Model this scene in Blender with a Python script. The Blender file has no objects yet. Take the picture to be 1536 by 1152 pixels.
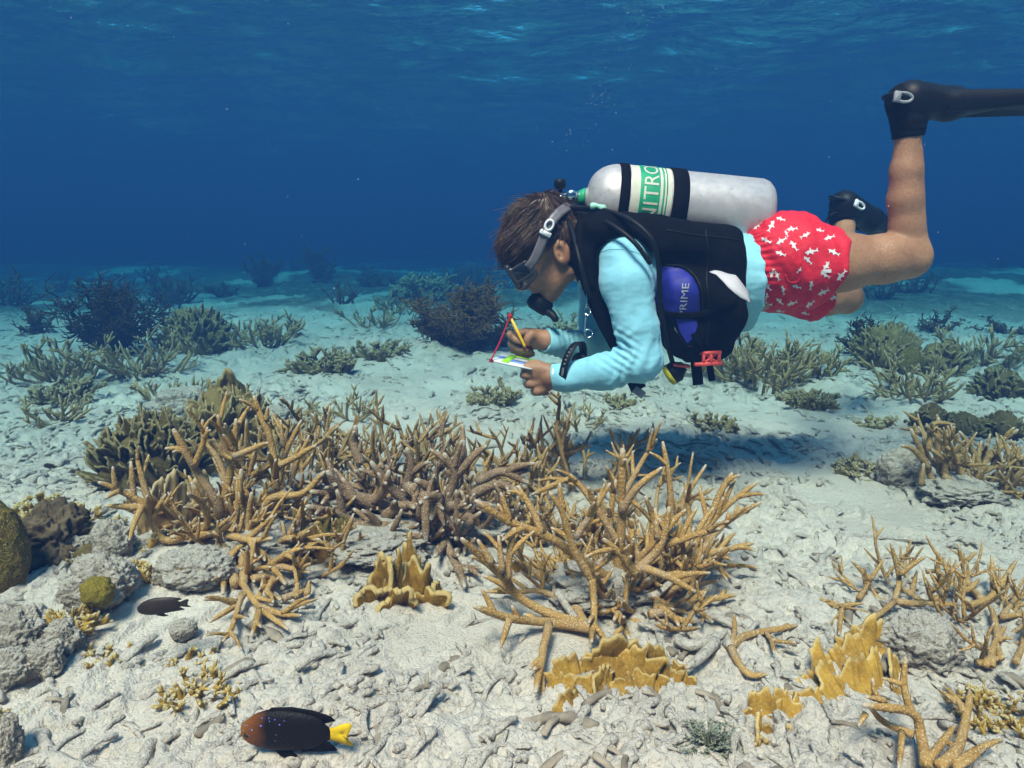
import bpy, bmesh, math, random
import numpy as np
from mathutils import Vector, Matrix, noise as mnoise
from mathutils.bvhtree import BVHTree

R = math.radians
SC = bpy.context.scene
COL = SC.collection

# ---------------------------------------------------------------- camera
FPX = 1000.0                    # focal length in photograph pixels (1536 x 1152)
PITCH = R(11.6)
HC = 0.65                       # height of the lens above the sand
cam_d = bpy.data.cameras.new('camera')
cam_d.sensor_fit = 'HORIZONTAL'
cam_d.sensor_width = 36.0
cam_d.lens = 36.0 * FPX / 1536.0
cam_d.clip_start = 0.02
cam_d.clip_end = 500
cam = bpy.data.objects.new('camera', cam_d)
COL.objects.link(cam)
cam.location = (0, 0, HC)
cam.rotation_euler = (R(90) - PITCH, 0, 0)
SC.camera = cam

# ---------------------------------------------------------------- sky and sun
SUN_EL, SUN_AZ = R(60), R(200)          # azimuth of the sun, clockwise from +Y seen from above
sd = Vector((math.sin(SUN_AZ) * math.cos(SUN_EL), math.cos(SUN_AZ) * math.cos(SUN_EL), math.sin(SUN_EL)))
world = bpy.data.worlds.new('World')
SC.world = world
world.use_nodes = True
wn = world.node_tree
wn.nodes.clear()
wo = wn.nodes.new('ShaderNodeOutputWorld')
bg = wn.nodes.new('ShaderNodeBackground')
sky = wn.nodes.new('ShaderNodeTexSky')
sky.sky_type = 'NISHITA'
sky.sun_disc = False
sky.sun_elevation = SUN_EL
sky.sun_rotation = SUN_AZ
bg.inputs['Strength'].default_value = 0.08
wn.links.new(sky.outputs[0], bg.inputs[0])
wn.links.new(bg.outputs[0], wo.inputs[0])

sun_d = bpy.data.lights.new('sun', 'SUN')
sun_d.energy = 5.0
sun_d.angle = R(16.0)
sun_d.color = (1.0, 0.36, 0.275)
sun = bpy.data.objects.new('sun', sun_d)
COL.objects.link(sun)
sun.location = (0, 0, 20)
sun.rotation_euler = (-sd).to_track_quat('-Z', 'Y').to_euler()

vs = SC.view_settings
vs.view_transform = 'Standard'
vs.look = 'None'
vs.exposure = 2.52
vs.gamma = 1.0
vs.use_curve_mapping = False
SC.render.engine = 'CYCLES'
cy = SC.cycles
cy.max_bounces = 4
cy.diffuse_bounces = 3
cy.glossy_bounces = 3
cy.transmission_bounces = 4
cy.volume_bounces = 0
cy.transparent_max_bounces = 12
cy.caustics_reflective = False
cy.caustics_refractive = False
cy.use_denoising = True
cy.sample_clamp_indirect = 4.0
cy.use_adaptive_sampling = True
cy.adaptive_threshold = 0.02

# ---------------------------------------------------------------- pixels of the photograph -> points of the place
CP, SP = math.cos(PITCH), math.sin(PITCH)
def ray(px, py):
    x = (px - 768.0) / FPX
    v = (576.0 - py) / FPX
    return Vector((x, CP + v * SP, -SP + v * CP))
def P(px, py, Y):
    d = ray(px, py)
    t = Y / d.y
    return Vector((d.x * t, Y, HC + d.z * t))

# ---------------------------------------------------------------- numeric noise
_rs = np.random.RandomState(7)
_perm = np.concatenate([_rs.permutation(512)] * 3)
_gr2 = _rs.uniform(-1, 1, 512)
def vnoise2(x, y):
    xi = np.floor(x).astype(int); yi = np.floor(y).astype(int)
    xf = x - xi; yf = y - yi
    u = xf * xf * xf * (xf * (xf * 6 - 15) + 10); v = yf * yf * yf * (yf * (yf * 6 - 15) + 10)
    a = xi & 511; b = yi & 511; a1 = (xi + 1) & 511; b1 = (yi + 1) & 511
    g = lambda p, q: _gr2[_perm[_perm[p] + q]]
    return (g(a, b) * (1 - u) + g(a1, b) * u) * (1 - v) + (g(a, b1) * (1 - u) + g(a1, b1) * u) * v
def fbm2(x, y, o=4, lac=2.03, gain=0.5):
    s = 0; am = 1.0
    for k in range(o):
        s = s + am * vnoise2(x + 17.3 * k, y - 9.1 * k); x = x * lac; y = y * lac; am *= gain
    return s
def vnoise3(x, y, z):
    xi = np.floor(x).astype(int); yi = np.floor(y).astype(int); zi = np.floor(z).astype(int)
    xf = x - xi; yf = y - yi; zf = z - zi
    sm = lambda t: t * t * (3 - 2 * t)
    u, v, w = sm(xf), sm(yf), sm(zf)
    def g(i, j, k): return _gr2[_perm[_perm[_perm[i & 511] + (j & 511)] + (k & 511)]]
    x00 = g(xi, yi, zi) * (1 - u) + g(xi + 1, yi, zi) * u
    x10 = g(xi, yi + 1, zi) * (1 - u) + g(xi + 1, yi + 1, zi) * u
    x01 = g(xi, yi, zi + 1) * (1 - u) + g(xi + 1, yi, zi + 1) * u
    x11 = g(xi, yi + 1, zi + 1) * (1 - u) + g(xi + 1, yi + 1, zi + 1) * u
    return (x00 * (1 - v) + x10 * v) * (1 - w) + (x01 * (1 - v) + x11 * v) * w
def fbm3(p, o=4, lac=2.03, gain=0.5):
    s = 0; am = 1.0; x, y, z = p[:, 0], p[:, 1], p[:, 2]
    for k in range(o):
        s = s + am * vnoise3(x + 3.7 * k, y, z); x = x * lac; y = y * lac; z = z * lac; am *= gain
    return s

# ---------------------------------------------------------------- objects
def tag(o, label=None, cat=None, group=None, kind=None):
    if label: o['label'] = label
    if cat: o['category'] = cat
    if group: o['group'] = group
    if kind: o['kind'] = kind
    return o
def empty(name, loc, label=None, cat=None, group=None):
    o = bpy.data.objects.new(name, None)
    COL.objects.link(o)
    o.location = loc
    o.empty_display_size = 0.05
    return tag(o, label, cat, group)
def link_mesh(name, me, mat=None, parent=None, smooth=True):
    """me holds WORLD coordinates unless the parent is given, then they are moved into its frame"""
    if smooth and len(me.polygons):
        me.polygons.foreach_set('use_smooth', np.ones(len(me.polygons), bool))
    if mat is not None:
        me.materials.append(mat)
    o = bpy.data.objects.new(name, me)
    COL.objects.link(o)
    if parent is not None:
        o.parent = parent
        w = world_loc(parent)
        o.location = -w
    return o
def world_loc(o):
    w = Vector(o.location)
    p = o.parent
    while p is not None:
        w = w + Vector(p.location); p = p.parent
    return w
def np_mesh(name, V, F):
    V = np.asarray(V, np.float32); F = np.asarray(F, np.int32)
    me = bpy.data.meshes.new(name)
    k = F.shape[1]
    me.vertices.add(len(V)); me.vertices.foreach_set('co', V.ravel())
    me.loops.add(F.size); me.loops.foreach_set('vertex_index', F.ravel())
    me.polygons.add(len(F))
    me.polygons.foreach_set('loop_start', np.arange(0, F.size, k, dtype=np.int32))
    me.polygons.foreach_set('loop_total', np.full(len(F), k, np.int32))
    me.update(calc_edges=True)
    return me
def attr(me, name, vals):
    a = me.attributes.new(name, 'FLOAT', 'POINT')
    a.data.foreach_set('value', np.asarray(vals, np.float32))
def grid_faces(n, m, closed=False):
    i = np.arange(n - 1)[:, None]; j = np.arange(m if closed else m - 1)[None, :]
    j1 = (j + 1) % m
    return np.stack([i * m + j, i * m + j1, (i + 1) * m + j1, (i + 1) * m + j], -1).reshape(-1, 4)

# ---------------------------------------------------------------- materials
MATS = {}
class NT:
    """small helper to write node trees"""
    def __init__(s, name):
        s.m = bpy.data.materials.new(name); s.m.use_nodes = True
        s.t = s.m.node_tree; s.t.nodes.clear()
        s.out = s.n('ShaderNodeOutputMaterial')
        MATS[name] = s.m
    def n(s, typ, **kw):
        nd = s.t.nodes.new(typ)
        for k, v in kw.items():
            if k.startswith('i_'):
                key = k[2:].replace('_', ' ')
                nd.inputs[key].default_value = v
            else:
                setattr(nd, k, v)
        return nd
    def l(s, a, b): s.t.links.new(a, b); return b
    def coord(s, kind='Object'):
        return s.n('ShaderNodeTexCoord').outputs[kind]
    def noise(s, vec, scale, detail=4, rough=0.55, out='Fac'):
        nd = s.n('ShaderNodeTexNoise'); nd.inputs['Scale'].default_value = scale
        nd.inputs['Detail'].default_value = detail; nd.inputs['Roughness'].default_value = rough
        if vec is not None: s.l(vec, nd.inputs['Vector'])
        return nd.outputs[out]
    def voro(s, vec, scale, feature='F1', out='Distance'):
        nd = s.n('ShaderNodeTexVoronoi', feature=feature); nd.inputs['Scale'].default_value = scale
        if vec is not None: s.l(vec, nd.inputs['Vector'])
        return nd.outputs[out]
    def ramp(s, fac, stops):
        nd = s.n('ShaderNodeValToRGB'); cr = nd.color_ramp
        while len(cr.elements) < len(stops): cr.elements.new(0.5)
        for e, (p, c) in zip(cr.elements, stops):
            e.position = p
            e.color = (c, c, c, 1) if isinstance(c, (int, float)) else (*c, 1)
        s.l(fac, nd.inputs[0])
        return nd.outputs[0]
    def mix(s, fac, a, b, mode='MIX'):
        nd = s.n('ShaderNodeMix', data_type='RGBA', blend_type=mode)
        for sock, v in ((nd.inputs[0], fac), (nd.inputs[6], a), (nd.inputs[7], b)):
            if isinstance(v, (int, float)): sock.default_value = v
            elif isinstance(v, (tuple, list)): sock.default_value = (*v, 1)
            else: s.l(v, sock)
        return nd.outputs[2]
    def math(s, op, a, b=0.0, clamp=False):
        nd = s.n('ShaderNodeMath', operation=op, use_clamp=clamp)
        for sock, v in ((nd.inputs[0], a), (nd.inputs[1], b)):
            if isinstance(v, (int, float)): sock.default_value = v
            else: s.l(v, sock)
        return nd.outputs[0]
    def bump(s, h, strength=0.5, dist=0.01, normal=None):
        nd = s.n('ShaderNodeBump'); nd.inputs['Strength'].default_value = strength
        nd.inputs['Distance'].default_value = dist
        s.l(h, nd.inputs['Height'])
        if normal is not None: s.l(normal, nd.inputs['Normal'])
        return nd.outputs[0]
    def bsdf(s, color, rough=0.8, spec=0.3, metal=0.0, normal=None, trans=0.0, sss=0.0, sheen=0.0):
        b = s.n('ShaderNodeBsdfPrincipled')
        for k, v in (('Base Color', color), ('Roughness', rough), ('Metallic', metal)):
            if isinstance(v, (int, float)): b.inputs[k].default_value = v
            elif isinstance(v, (tuple, list)): b.inputs[k].default_value = (*v, 1)
            else: s.l(v, b.inputs[k])
        b.inputs['Specular IOR Level'].default_value = spec
        b.inputs['Transmission Weight'].default_value = trans
        if sss:
            b.inputs['Subsurface Weight'].default_value = sss
            b.inputs['Subsurface Radius'].default_value = (0.012, 0.005, 0.003)
            b.inputs['Subsurface Scale'].default_value = 0.5
        if sheen: b.inputs['Sheen Weight'].default_value = sheen
        if normal is not None: s.l(normal, b.inputs['Normal'])
        s.l(b.outputs[0], s.out.inputs[0])
        return b
    def attr(s, name):
        nd = s.n('ShaderNodeAttribute', attribute_name=name); return nd.outputs['Fac']
def plain(name, color, rough=0.6, spec=0.4, metal=0.0, bump=0.0, scale=200, var=0.15):
    """a plain material with fine colour variation and relief"""
    t = NT(name); c = t.coord()
    nz = t.noise(c, scale * 0.15, 4)
    dark = tuple(max(0, x * (1 - var)) for x in color); lite = tuple(min(1, x * (1 + var)) for x in color)
    col = t.ramp(nz, [(0.3, dark), (0.7, lite)])
    nm = t.bump(t.noise(c, scale, 3), bump, 0.002) if bump else None
    t.bsdf(col, rough, spec, metal, nm)
    return t.m
# ================================================================ the setting
# ---------------------------------------------------------------- sea bed
def smooth(a, b, x):
    t = np.clip((x - a) / (b - a), 0, 1); return t * t * (3 - 2 * t)
def H0(x, y):
    """broad relief of the sea bed"""
    x = np.asarray(x, float); y = np.asarray(y, float)
    h = 0.035 * fbm2(x * 0.55 + 4.2, y * 0.55 + 1.7, 3) * smooth(0.6, 2.5, y)
    h = h + 0.20 * fbm2(x * 0.22 + 9.0, y * 0.22, 3) * smooth(5, 11, y)
    # raised old reef under the left and middle thickets
    h = h + 0.05 * np.exp(-(((x + 0.55) / 0.5) ** 2 + ((y - 1.5) / 0.35) ** 2))
    h = h + 0.03 * np.exp(-(((x + 0.75) / 0.22) ** 2 + ((y - 1.05) / 0.25) ** 2))
    return h
def ground_pt(px, py):
    """point of the sea bed seen at a pixel of the photograph"""
    d = ray(px, py); z = 0.0
    for _ in range(25):
        t = (z - HC) / d.z
        z = 0.5 * z + 0.5 * float(H0(d.x * t, d.y * t))
    return Vector((d.x * t, d.y * t, z))
def sand_mask(x, y):
    """1 on open sand, 0 on rubble"""
    n = fbm2(x * 1.9 + 31, y * 1.9 + 5, 3)
    m = smooth(-0.02, 0.42, n)
    m = np.maximum(m, np.exp(-(((x + 0.55) / 0.30) ** 2 + ((y - 0.80) / 0.13) ** 2)) * 0.8)
    m = np.maximum(m, np.exp(-(((x + 0.20) / 0.35) ** 2 + ((y - 2.55) / 0.5) ** 2)) * 0.6)
    m = np.maximum(m, np.exp(-(((x - 0.30) / 0.12) ** 2 + ((y - 1.20) / 0.16) ** 2)) * 0.8)
    return np.clip(m, 0, 1)

gy = np.concatenate([np.linspace(-3.5, 0.46, 30), 0.48 * np.exp(np.linspace(0, math.log(4.0 / 0.48), 660)), 4.0 * np.exp(np.linspace(0.004, math.log(70 / 4.0), 150))])
NR, NCOL = len(gy), 760
gw = 1.0 * np.clip(gy, 0.5, None) + 0.55
gu = np.linspace(-1, 1, NCOL)
GX = gw[:, None] * gu[None, :]
for j_, e_ in enumerate((45.0, 20.0, 8.0, 3.0, 1.0, 0.3)):      # the sheet runs on far to both sides
    GX[:, j_] -= e_; GX[:, NCOL - 1 - j_] += e_
GY = np.repeat(gy[:, None], NCOL, 1)
GZ = H0(GX, GY)
SM = sand_mask(GX, GY)
lod = np.clip(6.0 / np.clip(GY, 0.3, None), 0, 1)
GZ += (0.012 * fbm2(GX * 5, GY * 5, 3)) * (1 - 0.6 * SM)
GZ += smooth(1.6, 3.0, GY) * 0.026 * np.clip(fbm2(GX * 11 + 3, GY * 9, 3), -0.4, 1) * (1 - 0.45 * SM)
GZ += lod * (0.0045 * fbm2(GX * 26, GY * 26, 3) + 0.0016 * fbm2(GX * 95, GY * 95, 2)) * (1 - 0.8 * SM)
rng = random.Random(11)
BUMP = np.zeros_like(GZ)
def stamp(cx, cy, ang, L, r, lift, bend=0.0):
    """press the shape of a half buried stick into the relief"""
    e = L / 2 + r * 1.5
    i0, i1 = np.searchsorted(gy, [cy - e, cy + e])
    if i1 - i0 < 1: return
    w = 1.0 * max(cy, 0.5) + 0.55
    j0 = int((( (cx - e) / (w * 0.96 if cx - e > 0 else w * 1.04)) + 1) / 2 * NCOL) - 4
    j1 = int((( (cx + e) / (w * 0.96 if cx + e > 0 else w * 1.04)) + 1) / 2 * NCOL) + 4
    j0 = max(0, j0); j1 = min(NCOL, j1)
    if j1 <= j0: return
    X = GX[i0:i1, j0:j1] - cx; Y = GY[i0:i1, j0:j1] - cy
    ca, sa = math.cos(ang), math.sin(ang)
    u = X * ca + Y * sa; v = -X * sa + Y * ca
    v = v - bend * (u * u - L * L / 8)
    q = np.clip(u, -L / 2, L / 2)
    rr = r * (1 - 0.25 * q / (L / 2)) * (1 + 0.18 * np.sin(u * 190 + cx * 50) * np.sin(v * 140 + cy * 90))
    d2 = (u - q) ** 2 + v * v
    hh = np.sqrt(np.clip(rr * rr - d2, 0, None)) * 1.15 + lift * (d2 < rr * rr)
    sub = BUMP[i0:i1, j0:j1]
    np.maximum(sub, hh, out=sub)
    # moat of shade-catching hollow beside the stick
    ring = (d2 > rr * rr) & (d2 < (rr * 1.5) ** 2) & (sub <= 0.0005)
    sub[ring] = np.maximum(sub[ring] - 0.004, -0.008)
for k in range(12000):
    yy = 0.5 * math.exp(rng.random() ** 0.75 * math.log(7.5 / 0.5))
    xx = rng.uniform(-1, 1) * (0.95 * yy + 0.25)
    dens = 1 - float(sand_mask(np.array(xx), np.array(yy)))
    if rng.random() > dens * 0.95 + 0.05: continue
    a0 = 1.25 + 1.1 * float(vnoise2(np.array(xx * 2.2), np.array(yy * 2.2 + 40)))
    ang = a0 + rng.gauss(0, 0.5)
    r = rng.uniform(0.0045, 0.0105) * (1 + 0.22 * max(0, yy - 1.8))
    stamp(xx, yy, ang, rng.uniform(4, 18) * r, r, rng.uniform(-0.005, 0.0), rng.uniform(-2, 2))
GZ += BUMP
Vg = np.stack([GX, GY, GZ], -1).reshape(-1, 3)
me = np_mesh('seabed', Vg, grid_faces(NR, NCOL)[:, ::-1])
attr(me, 'sand', SM.ravel())
RF = smooth(4.0, 8.5, Vg[:, 1]) * smooth(-0.25, 0.25, fbm2(Vg[:, 0] * 0.9 + 12, Vg[:, 1] * 0.55, 3) + 0.5 * smooth(6.5, 11, Vg[:, 1]) - 0.9 * np.exp(-((Vg[:, 0] + 0.22 * Vg[:, 1]) / (0.16 * np.clip(Vg[:, 1], 1, None))) ** 2) * smooth(11, 7, Vg[:, 1]))
attr(me, 'reef', RF)
attr(me, 'stick', np.clip(BUMP / 0.006, 0, 1).ravel())

t = NT('sand_rubble'); c = t.coord()
n1 = t.noise(c, 2.2, 5); n2 = t.noise(c, 40, 5, 0.65); n3 = t.noise(c, 220, 3, 0.6)
base = t.ramp(n1, [(0.32, (0.52, 0.455, 0.38)), (0.66, (0.66, 0.59, 0.505))])
spk = t.ramp(n3, [(0.30, (0.50, 0.46, 0.40)), (0.45, (1, 1, 1))])
base = t.mix(0.75, base, spk, 'MULTIPLY')
algae = t.ramp(n2, [(0.50, 0.0), (0.72, 1.0)])
sandm = t.attr('sand')
base = t.mix(t.math('MULTIPLY', algae, t.math('SUBTRACT', 0.65, t.math('MULTIPLY', sandm, 0.6))), base, (0.33, 0.29, 0.225))
stick = t.attr('stick')
base = t.mix(t.math('MULTIPLY', stick, 0.30), base, (0.44, 0.405, 0.36))
pinkn = t.ramp(t.noise(c, 5.5, 3), [(0.62, 0.0), (0.74, 0.5)])
base = t.mix(t.math('MULTIPLY', pinkn, 0.5), base, (0.36, 0.28, 0.29))
base = t.mix(t.math('MULTIPLY', t.attr('reef'), t.ramp(t.noise(c, 6, 4, 0.7), [(0.30, 0.55), (0.55, 0.95)])), base, (0.095, 0.075, 0.038))      # living reef cover far out
hb = t.math('ADD', t.math('MULTIPLY', n2, 0.7), t.math('MULTIPLY', n3, 0.5))
t.bsdf(base, 0.95, 0.12, normal=t.bump(hb, 0.9, 0.012))
seabed = link_mesh('seabed', me, t.m)
tag(seabed, 'pale coral sand and grey rubble sea bed', kind='structure')
del GX, GY

gz_bvh = None
def zat(x, y):
    """height of the finished sea bed"""
    i = int(np.searchsorted(gy, y)) ; i = min(max(i, 1), NR - 1)
    fy = (y - gy[i - 1]) / (gy[i] - gy[i - 1])
    out = 0
    for k, w in ((i - 1, 1 - fy), (i, fy)):
        j = (x / gw[k] + 1) / 2 * (NCOL - 1); j0 = int(min(max(j, 0), NCOL - 2)); f = min(max(j - j0, 0), 1)
        out += w * (GZ[k, j0] * (1 - f) + GZ[k, j0 + 1] * f)
    return float(out)

# ---------------------------------------------------------------- water surface overhead
ZS = HC + 2.5
sy = np.concatenate([np.linspace(-22, 2, 60), 2 * np.exp(np.linspace(0.02, math.log(95 / 2.0), 430))])
sw = 1.3 * np.abs(sy) + 6
su = np.linspace(-1, 1, 460)
SX = sw[:, None] * su[None, :]; SY = np.repeat(sy[:, None], len(su), 1)
SXo, SYo = SX, SY
SX = SX * 1.3; SY = SY * 1.3
wx = SX + 0.35 * vnoise2(SX * 0.9, SY * 0.9)
wv = 0.10 * vnoise2(SX * 0.45 + 3, SY * 0.6) + 0.055 * fbm2(wx * 1.1 + SY * 0.25, SY * 2.1, 3) 
rg = 1 - np.abs(vnoise2(wx * 1.6 + 5 + SY * 0.5, SY * 2.9 + 2))
wv += 0.035 * rg ** 3
wv *= 0.7
Vs = np.stack([SXo, SYo, ZS + wv], -1).reshape(-1, 3)
t = NT('water_surface')
g = t.n('ShaderNodeBsdfGlossy'); g.inputs['Roughness'].default_value = 0.03; g.inputs['Color'].default_value = (0.95, 0.97, 1, 1)
tr = t.n('ShaderNodeBsdfTransparent')
fr = t.n('ShaderNodeFresnel'); fr.inputs['IOR'].default_value = 1.33
mp = t.n('ShaderNodeMapping'); mp.inputs['Scale'].default_value = (1.0, 1.7, 1.0); mp.inputs['Rotation'].default_value = (0, 0, 0.25)
t.l(t.coord(), mp.inputs['Vector'])
nb = t.bump(t.noise(mp.outputs[0], 4.5, 4, 0.55), 0.35, 0.15)
t.l(nb, g.inputs['Normal']); t.l(nb, fr.inputs['Normal'])
mx = t.n('ShaderNodeMixShader'); t.l(fr.outputs[0], mx.inputs[0]); t.l(tr.outputs[0], mx.inputs[1]); t.l(g.outputs[0], mx.inputs[2])
t.l(mx.outputs[0], t.out.inputs[0])
surf = link_mesh('water_surface', np_mesh('water_surface', Vs, grid_faces(len(sy), len(su))), t.m)
tag(surf, 'rippled underside of the sea surface', kind='structure')

# ---------------------------------------------------------------- the water itself
hv = [(-100, -20, -3.2), (100, -20, -3.2), (100, 100, -3.2), (-100, 100, -3.2)]
Vh = np.array(hv + [(x, y, ZS + 0.35) for x, y, z in hv])
Fh = np.array([(3, 2, 1, 0), (4, 5, 6, 7), (0, 1, 5, 4), (1, 2, 6, 5), (2, 3, 7, 6), (3, 0, 4, 7)])
t = NT('sea_water')
pv = t.n('ShaderNodeVolumePrincipled')
pv.inputs['Color'].default_value = (0.013, 0.042, 0.124, 1)
pv.inputs['Absorption Color'].default_value = (0.004, 0.395, 0.53, 1)
pv.inputs['Density'].default_value = 0.36
pv.inputs['Anisotropy'].default_value = 0.0
t.l(pv.outputs[0], t.out.inputs['Volume'])
haze = link_mesh('haze', np_mesh('haze', Vh, Fh), t.m, smooth=False)
tag(haze, 'clear blue sea water fading things with distance', kind='stuff')
# ================================================================ modelling tools
_csc = {}
def _cs(seg):
    if seg not in _csc:
        th = np.arange(seg) * 2 * np.pi / seg; _csc[seg] = (np.cos(th), np.sin(th))
    return _csc[seg]
_gfc = {}
def _gf(n, seg):
    if (n, seg) not in _gfc: _gfc[n, seg] = grid_faces(n, seg, True)
    return _gfc[n, seg]
def tube_arrays(pts, rad, seg=8, cap=True, flat=None):
    """swept tube through pts; returns V, F (quads, caps as degenerate-free fans of quads via centre rings)"""
    pts = np.array(pts if isinstance(pts, np.ndarray) else [tuple(p) for p in pts], float); n = len(pts)
    rad = np.array(rad, float)
    if rad.ndim == 0: rad = np.full(n, float(rad))
    tan = np.empty_like(pts)
    tan[1:-1] = pts[2:] - pts[:-2]; tan[0] = pts[1] - pts[0]; tan[-1] = pts[-1] - pts[-2]
    tan /= np.sqrt((tan * tan).sum(1))[:, None] + 1e-12
    tl = tan.tolist()
    x, y, z = tl[0]
    ax, ay, az = (y, -x, 0.0) if abs(z) < 0.9 else (0.0, z, -y)
    A = []; B = []
    for (x, y, z) in tl:
        d_ = ax * x + ay * y + az * z
        ax -= x * d_; ay -= y * d_; az -= z * d_
        l_ = math.sqrt(ax * ax + ay * ay + az * az) + 1e-12
        ax /= l_; ay /= l_; az /= l_
        A.append((ax, ay, az)); B.append((y * az - z * ay, z * ax - x * az, x * ay - y * ax))
    A = np.array(A); B = np.array(B)
    ca, sa = _cs(seg)
    f = 1.0 if flat is None else flat
    V = pts[:, None, :] + rad[:, None, None] * (A[:, None, :] * ca[None, :, None] + f * B[:, None, :] * sa[None, :, None])
    V = V.reshape(-1, 3); F = _gf(n, seg)
    if cap:
        # round cap at the end, flat cap at the start: small rings
        e = pts[-1] + tan[-1] * rad[-1] * 0.55
        ring = e + rad[-1] * 0.45 * (A[-1] * ca[:, None] + f * B[-1] * sa[:, None])
        s0 = pts[0] + rad[0] * 0.02 * (A[0] * ca[:, None] + f * B[0] * sa[:, None])
        e2 = pts[-1] + tan[-1] * rad[-1] * 0.7 + rad[-1] * 0.02 * (A[-1] * ca[:, None] + f * B[-1] * sa[:, None])
        b = len(V); V = np.vstack([V, ring, e2, s0])
        j = np.arange(seg); j1 = (j + 1) % seg; L = (n - 1) * seg
        F = np.vstack([F, np.stack([L + j, L + j1, b + j1, b + j], -1),
                       np.stack([b + j, b + j1, b + seg + j1, b + seg + j], -1),
                       np.stack([j1, j, b + 2 * seg + j, b + 2 * seg + j1], -1)])
    return V, F[:, ::-1]
def spline(pts, per=6):
    """Catmull-Rom through points"""
    p = [np.array(tuple(q), float) for q in pts]
    if len(p) == 2: 
        return [p[0] + (p[1] - p[0]) * t for t in np.linspace(0, 1, per + 1)]
    p = [2 * p[0] - p[1]] + p + [2 * p[-1] - p[-2]]
    out = []
    for i in range(1, len(p) - 2):
        a, b, c, d = p[i - 1], p[i], p[i + 1], p[i + 2]
        for t in np.arange(per) / per:
            out.append(0.5 * (2 * b + (c - a) * t + (2 * a - 5 * b + 4 * c - d) * t * t + (3 * b - 3 * c + d - a) * t ** 3))
    out.append(p[-2])
    return out
class MB:
    """collects V, F blocks into one mesh"""
    def __init__(s): s.V = []; s.F = []; s.A = {}; s.n = 0
    def add(s, V, F, **at):
        s.V.append(np.asarray(V)); s.F.append(np.asarray(F) + s.n); s.n += len(V)
        for k, v in at.items(): s.A.setdefault(k, []).append(np.broadcast_to(np.asarray(v, float), (len(V),)))
        return s
    def tube(s, pts, rad, seg=8, **k):
        V, F = tube_arrays(pts, rad, seg, **k); return s.add(V, F)
    def mesh(s, name):
        me = np_mesh(name, np.vstack(s.V), np.vstack(s.F))
        for k, v in s.A.items(): attr(me, k, np.concatenate(v))
        return me
    def build(s, name, mat, parent=None, smooth=True):
        return link_mesh(name, s.mesh(name), mat, parent, smooth)
def lathe(prof, a, axis, seg=32, side=None):
    """prof: list of (distance along axis, radius)"""
    a = np.array(tuple(a), float); ax = np.array(tuple(axis), float); ax /= np.linalg.norm(ax)
    up = np.array([0, 0, 1.0]) if abs(ax[2]) < 0.9 else np.array([0, 1.0, 0])
    u = np.cross(ax, up); u /= np.linalg.norm(u); v = np.cross(ax, u)
    th = np.arange(seg) * 2 * np.pi / seg
    V = []
    for d, r in prof:
        V.append(a + ax * d + max(r, 1e-5) * (u * np.cos(th)[:, None] + v * np.sin(th)[:, None]))
    return np.vstack(V), grid_faces(len(prof), seg, True)[:, ::-1]
def box_arrays(c, ax, ay, az, hx, hy, hz, bev=0.15):
    """bevelled box with its own axes; chamfered by stacking three slabs"""
    c = np.array(tuple(c), float)
    ax, ay, az = [np.array(tuple(q), float) for q in (ax, ay, az)]
    b = bev * min(hx, hy, hz)
    lv = [(-hz, b), (-hz + b, 0), (hz - b, 0), (hz, b)]
    V = []
    for z, i in lv:
        X, Y = hx - i, hy - i
        for (x, y) in ((-X + b, -Y), (X - b, -Y), (X, -Y + b), (X, Y - b), (X - b, Y), (-X + b, Y), (-X, Y - b), (-X, -Y + b)):
            V.append(c + ax * x + ay * y + az * z)
    V = np.array(V); F = grid_faces(4, 8, True)
    capb = np.array([(0, 1, 2, 3), (0, 3, 4, 7), (7, 4, 5, 6)])[:, ::-1]
    return V, np.vstack([F, capb, 24 + capb[:, ::-1]])

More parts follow.
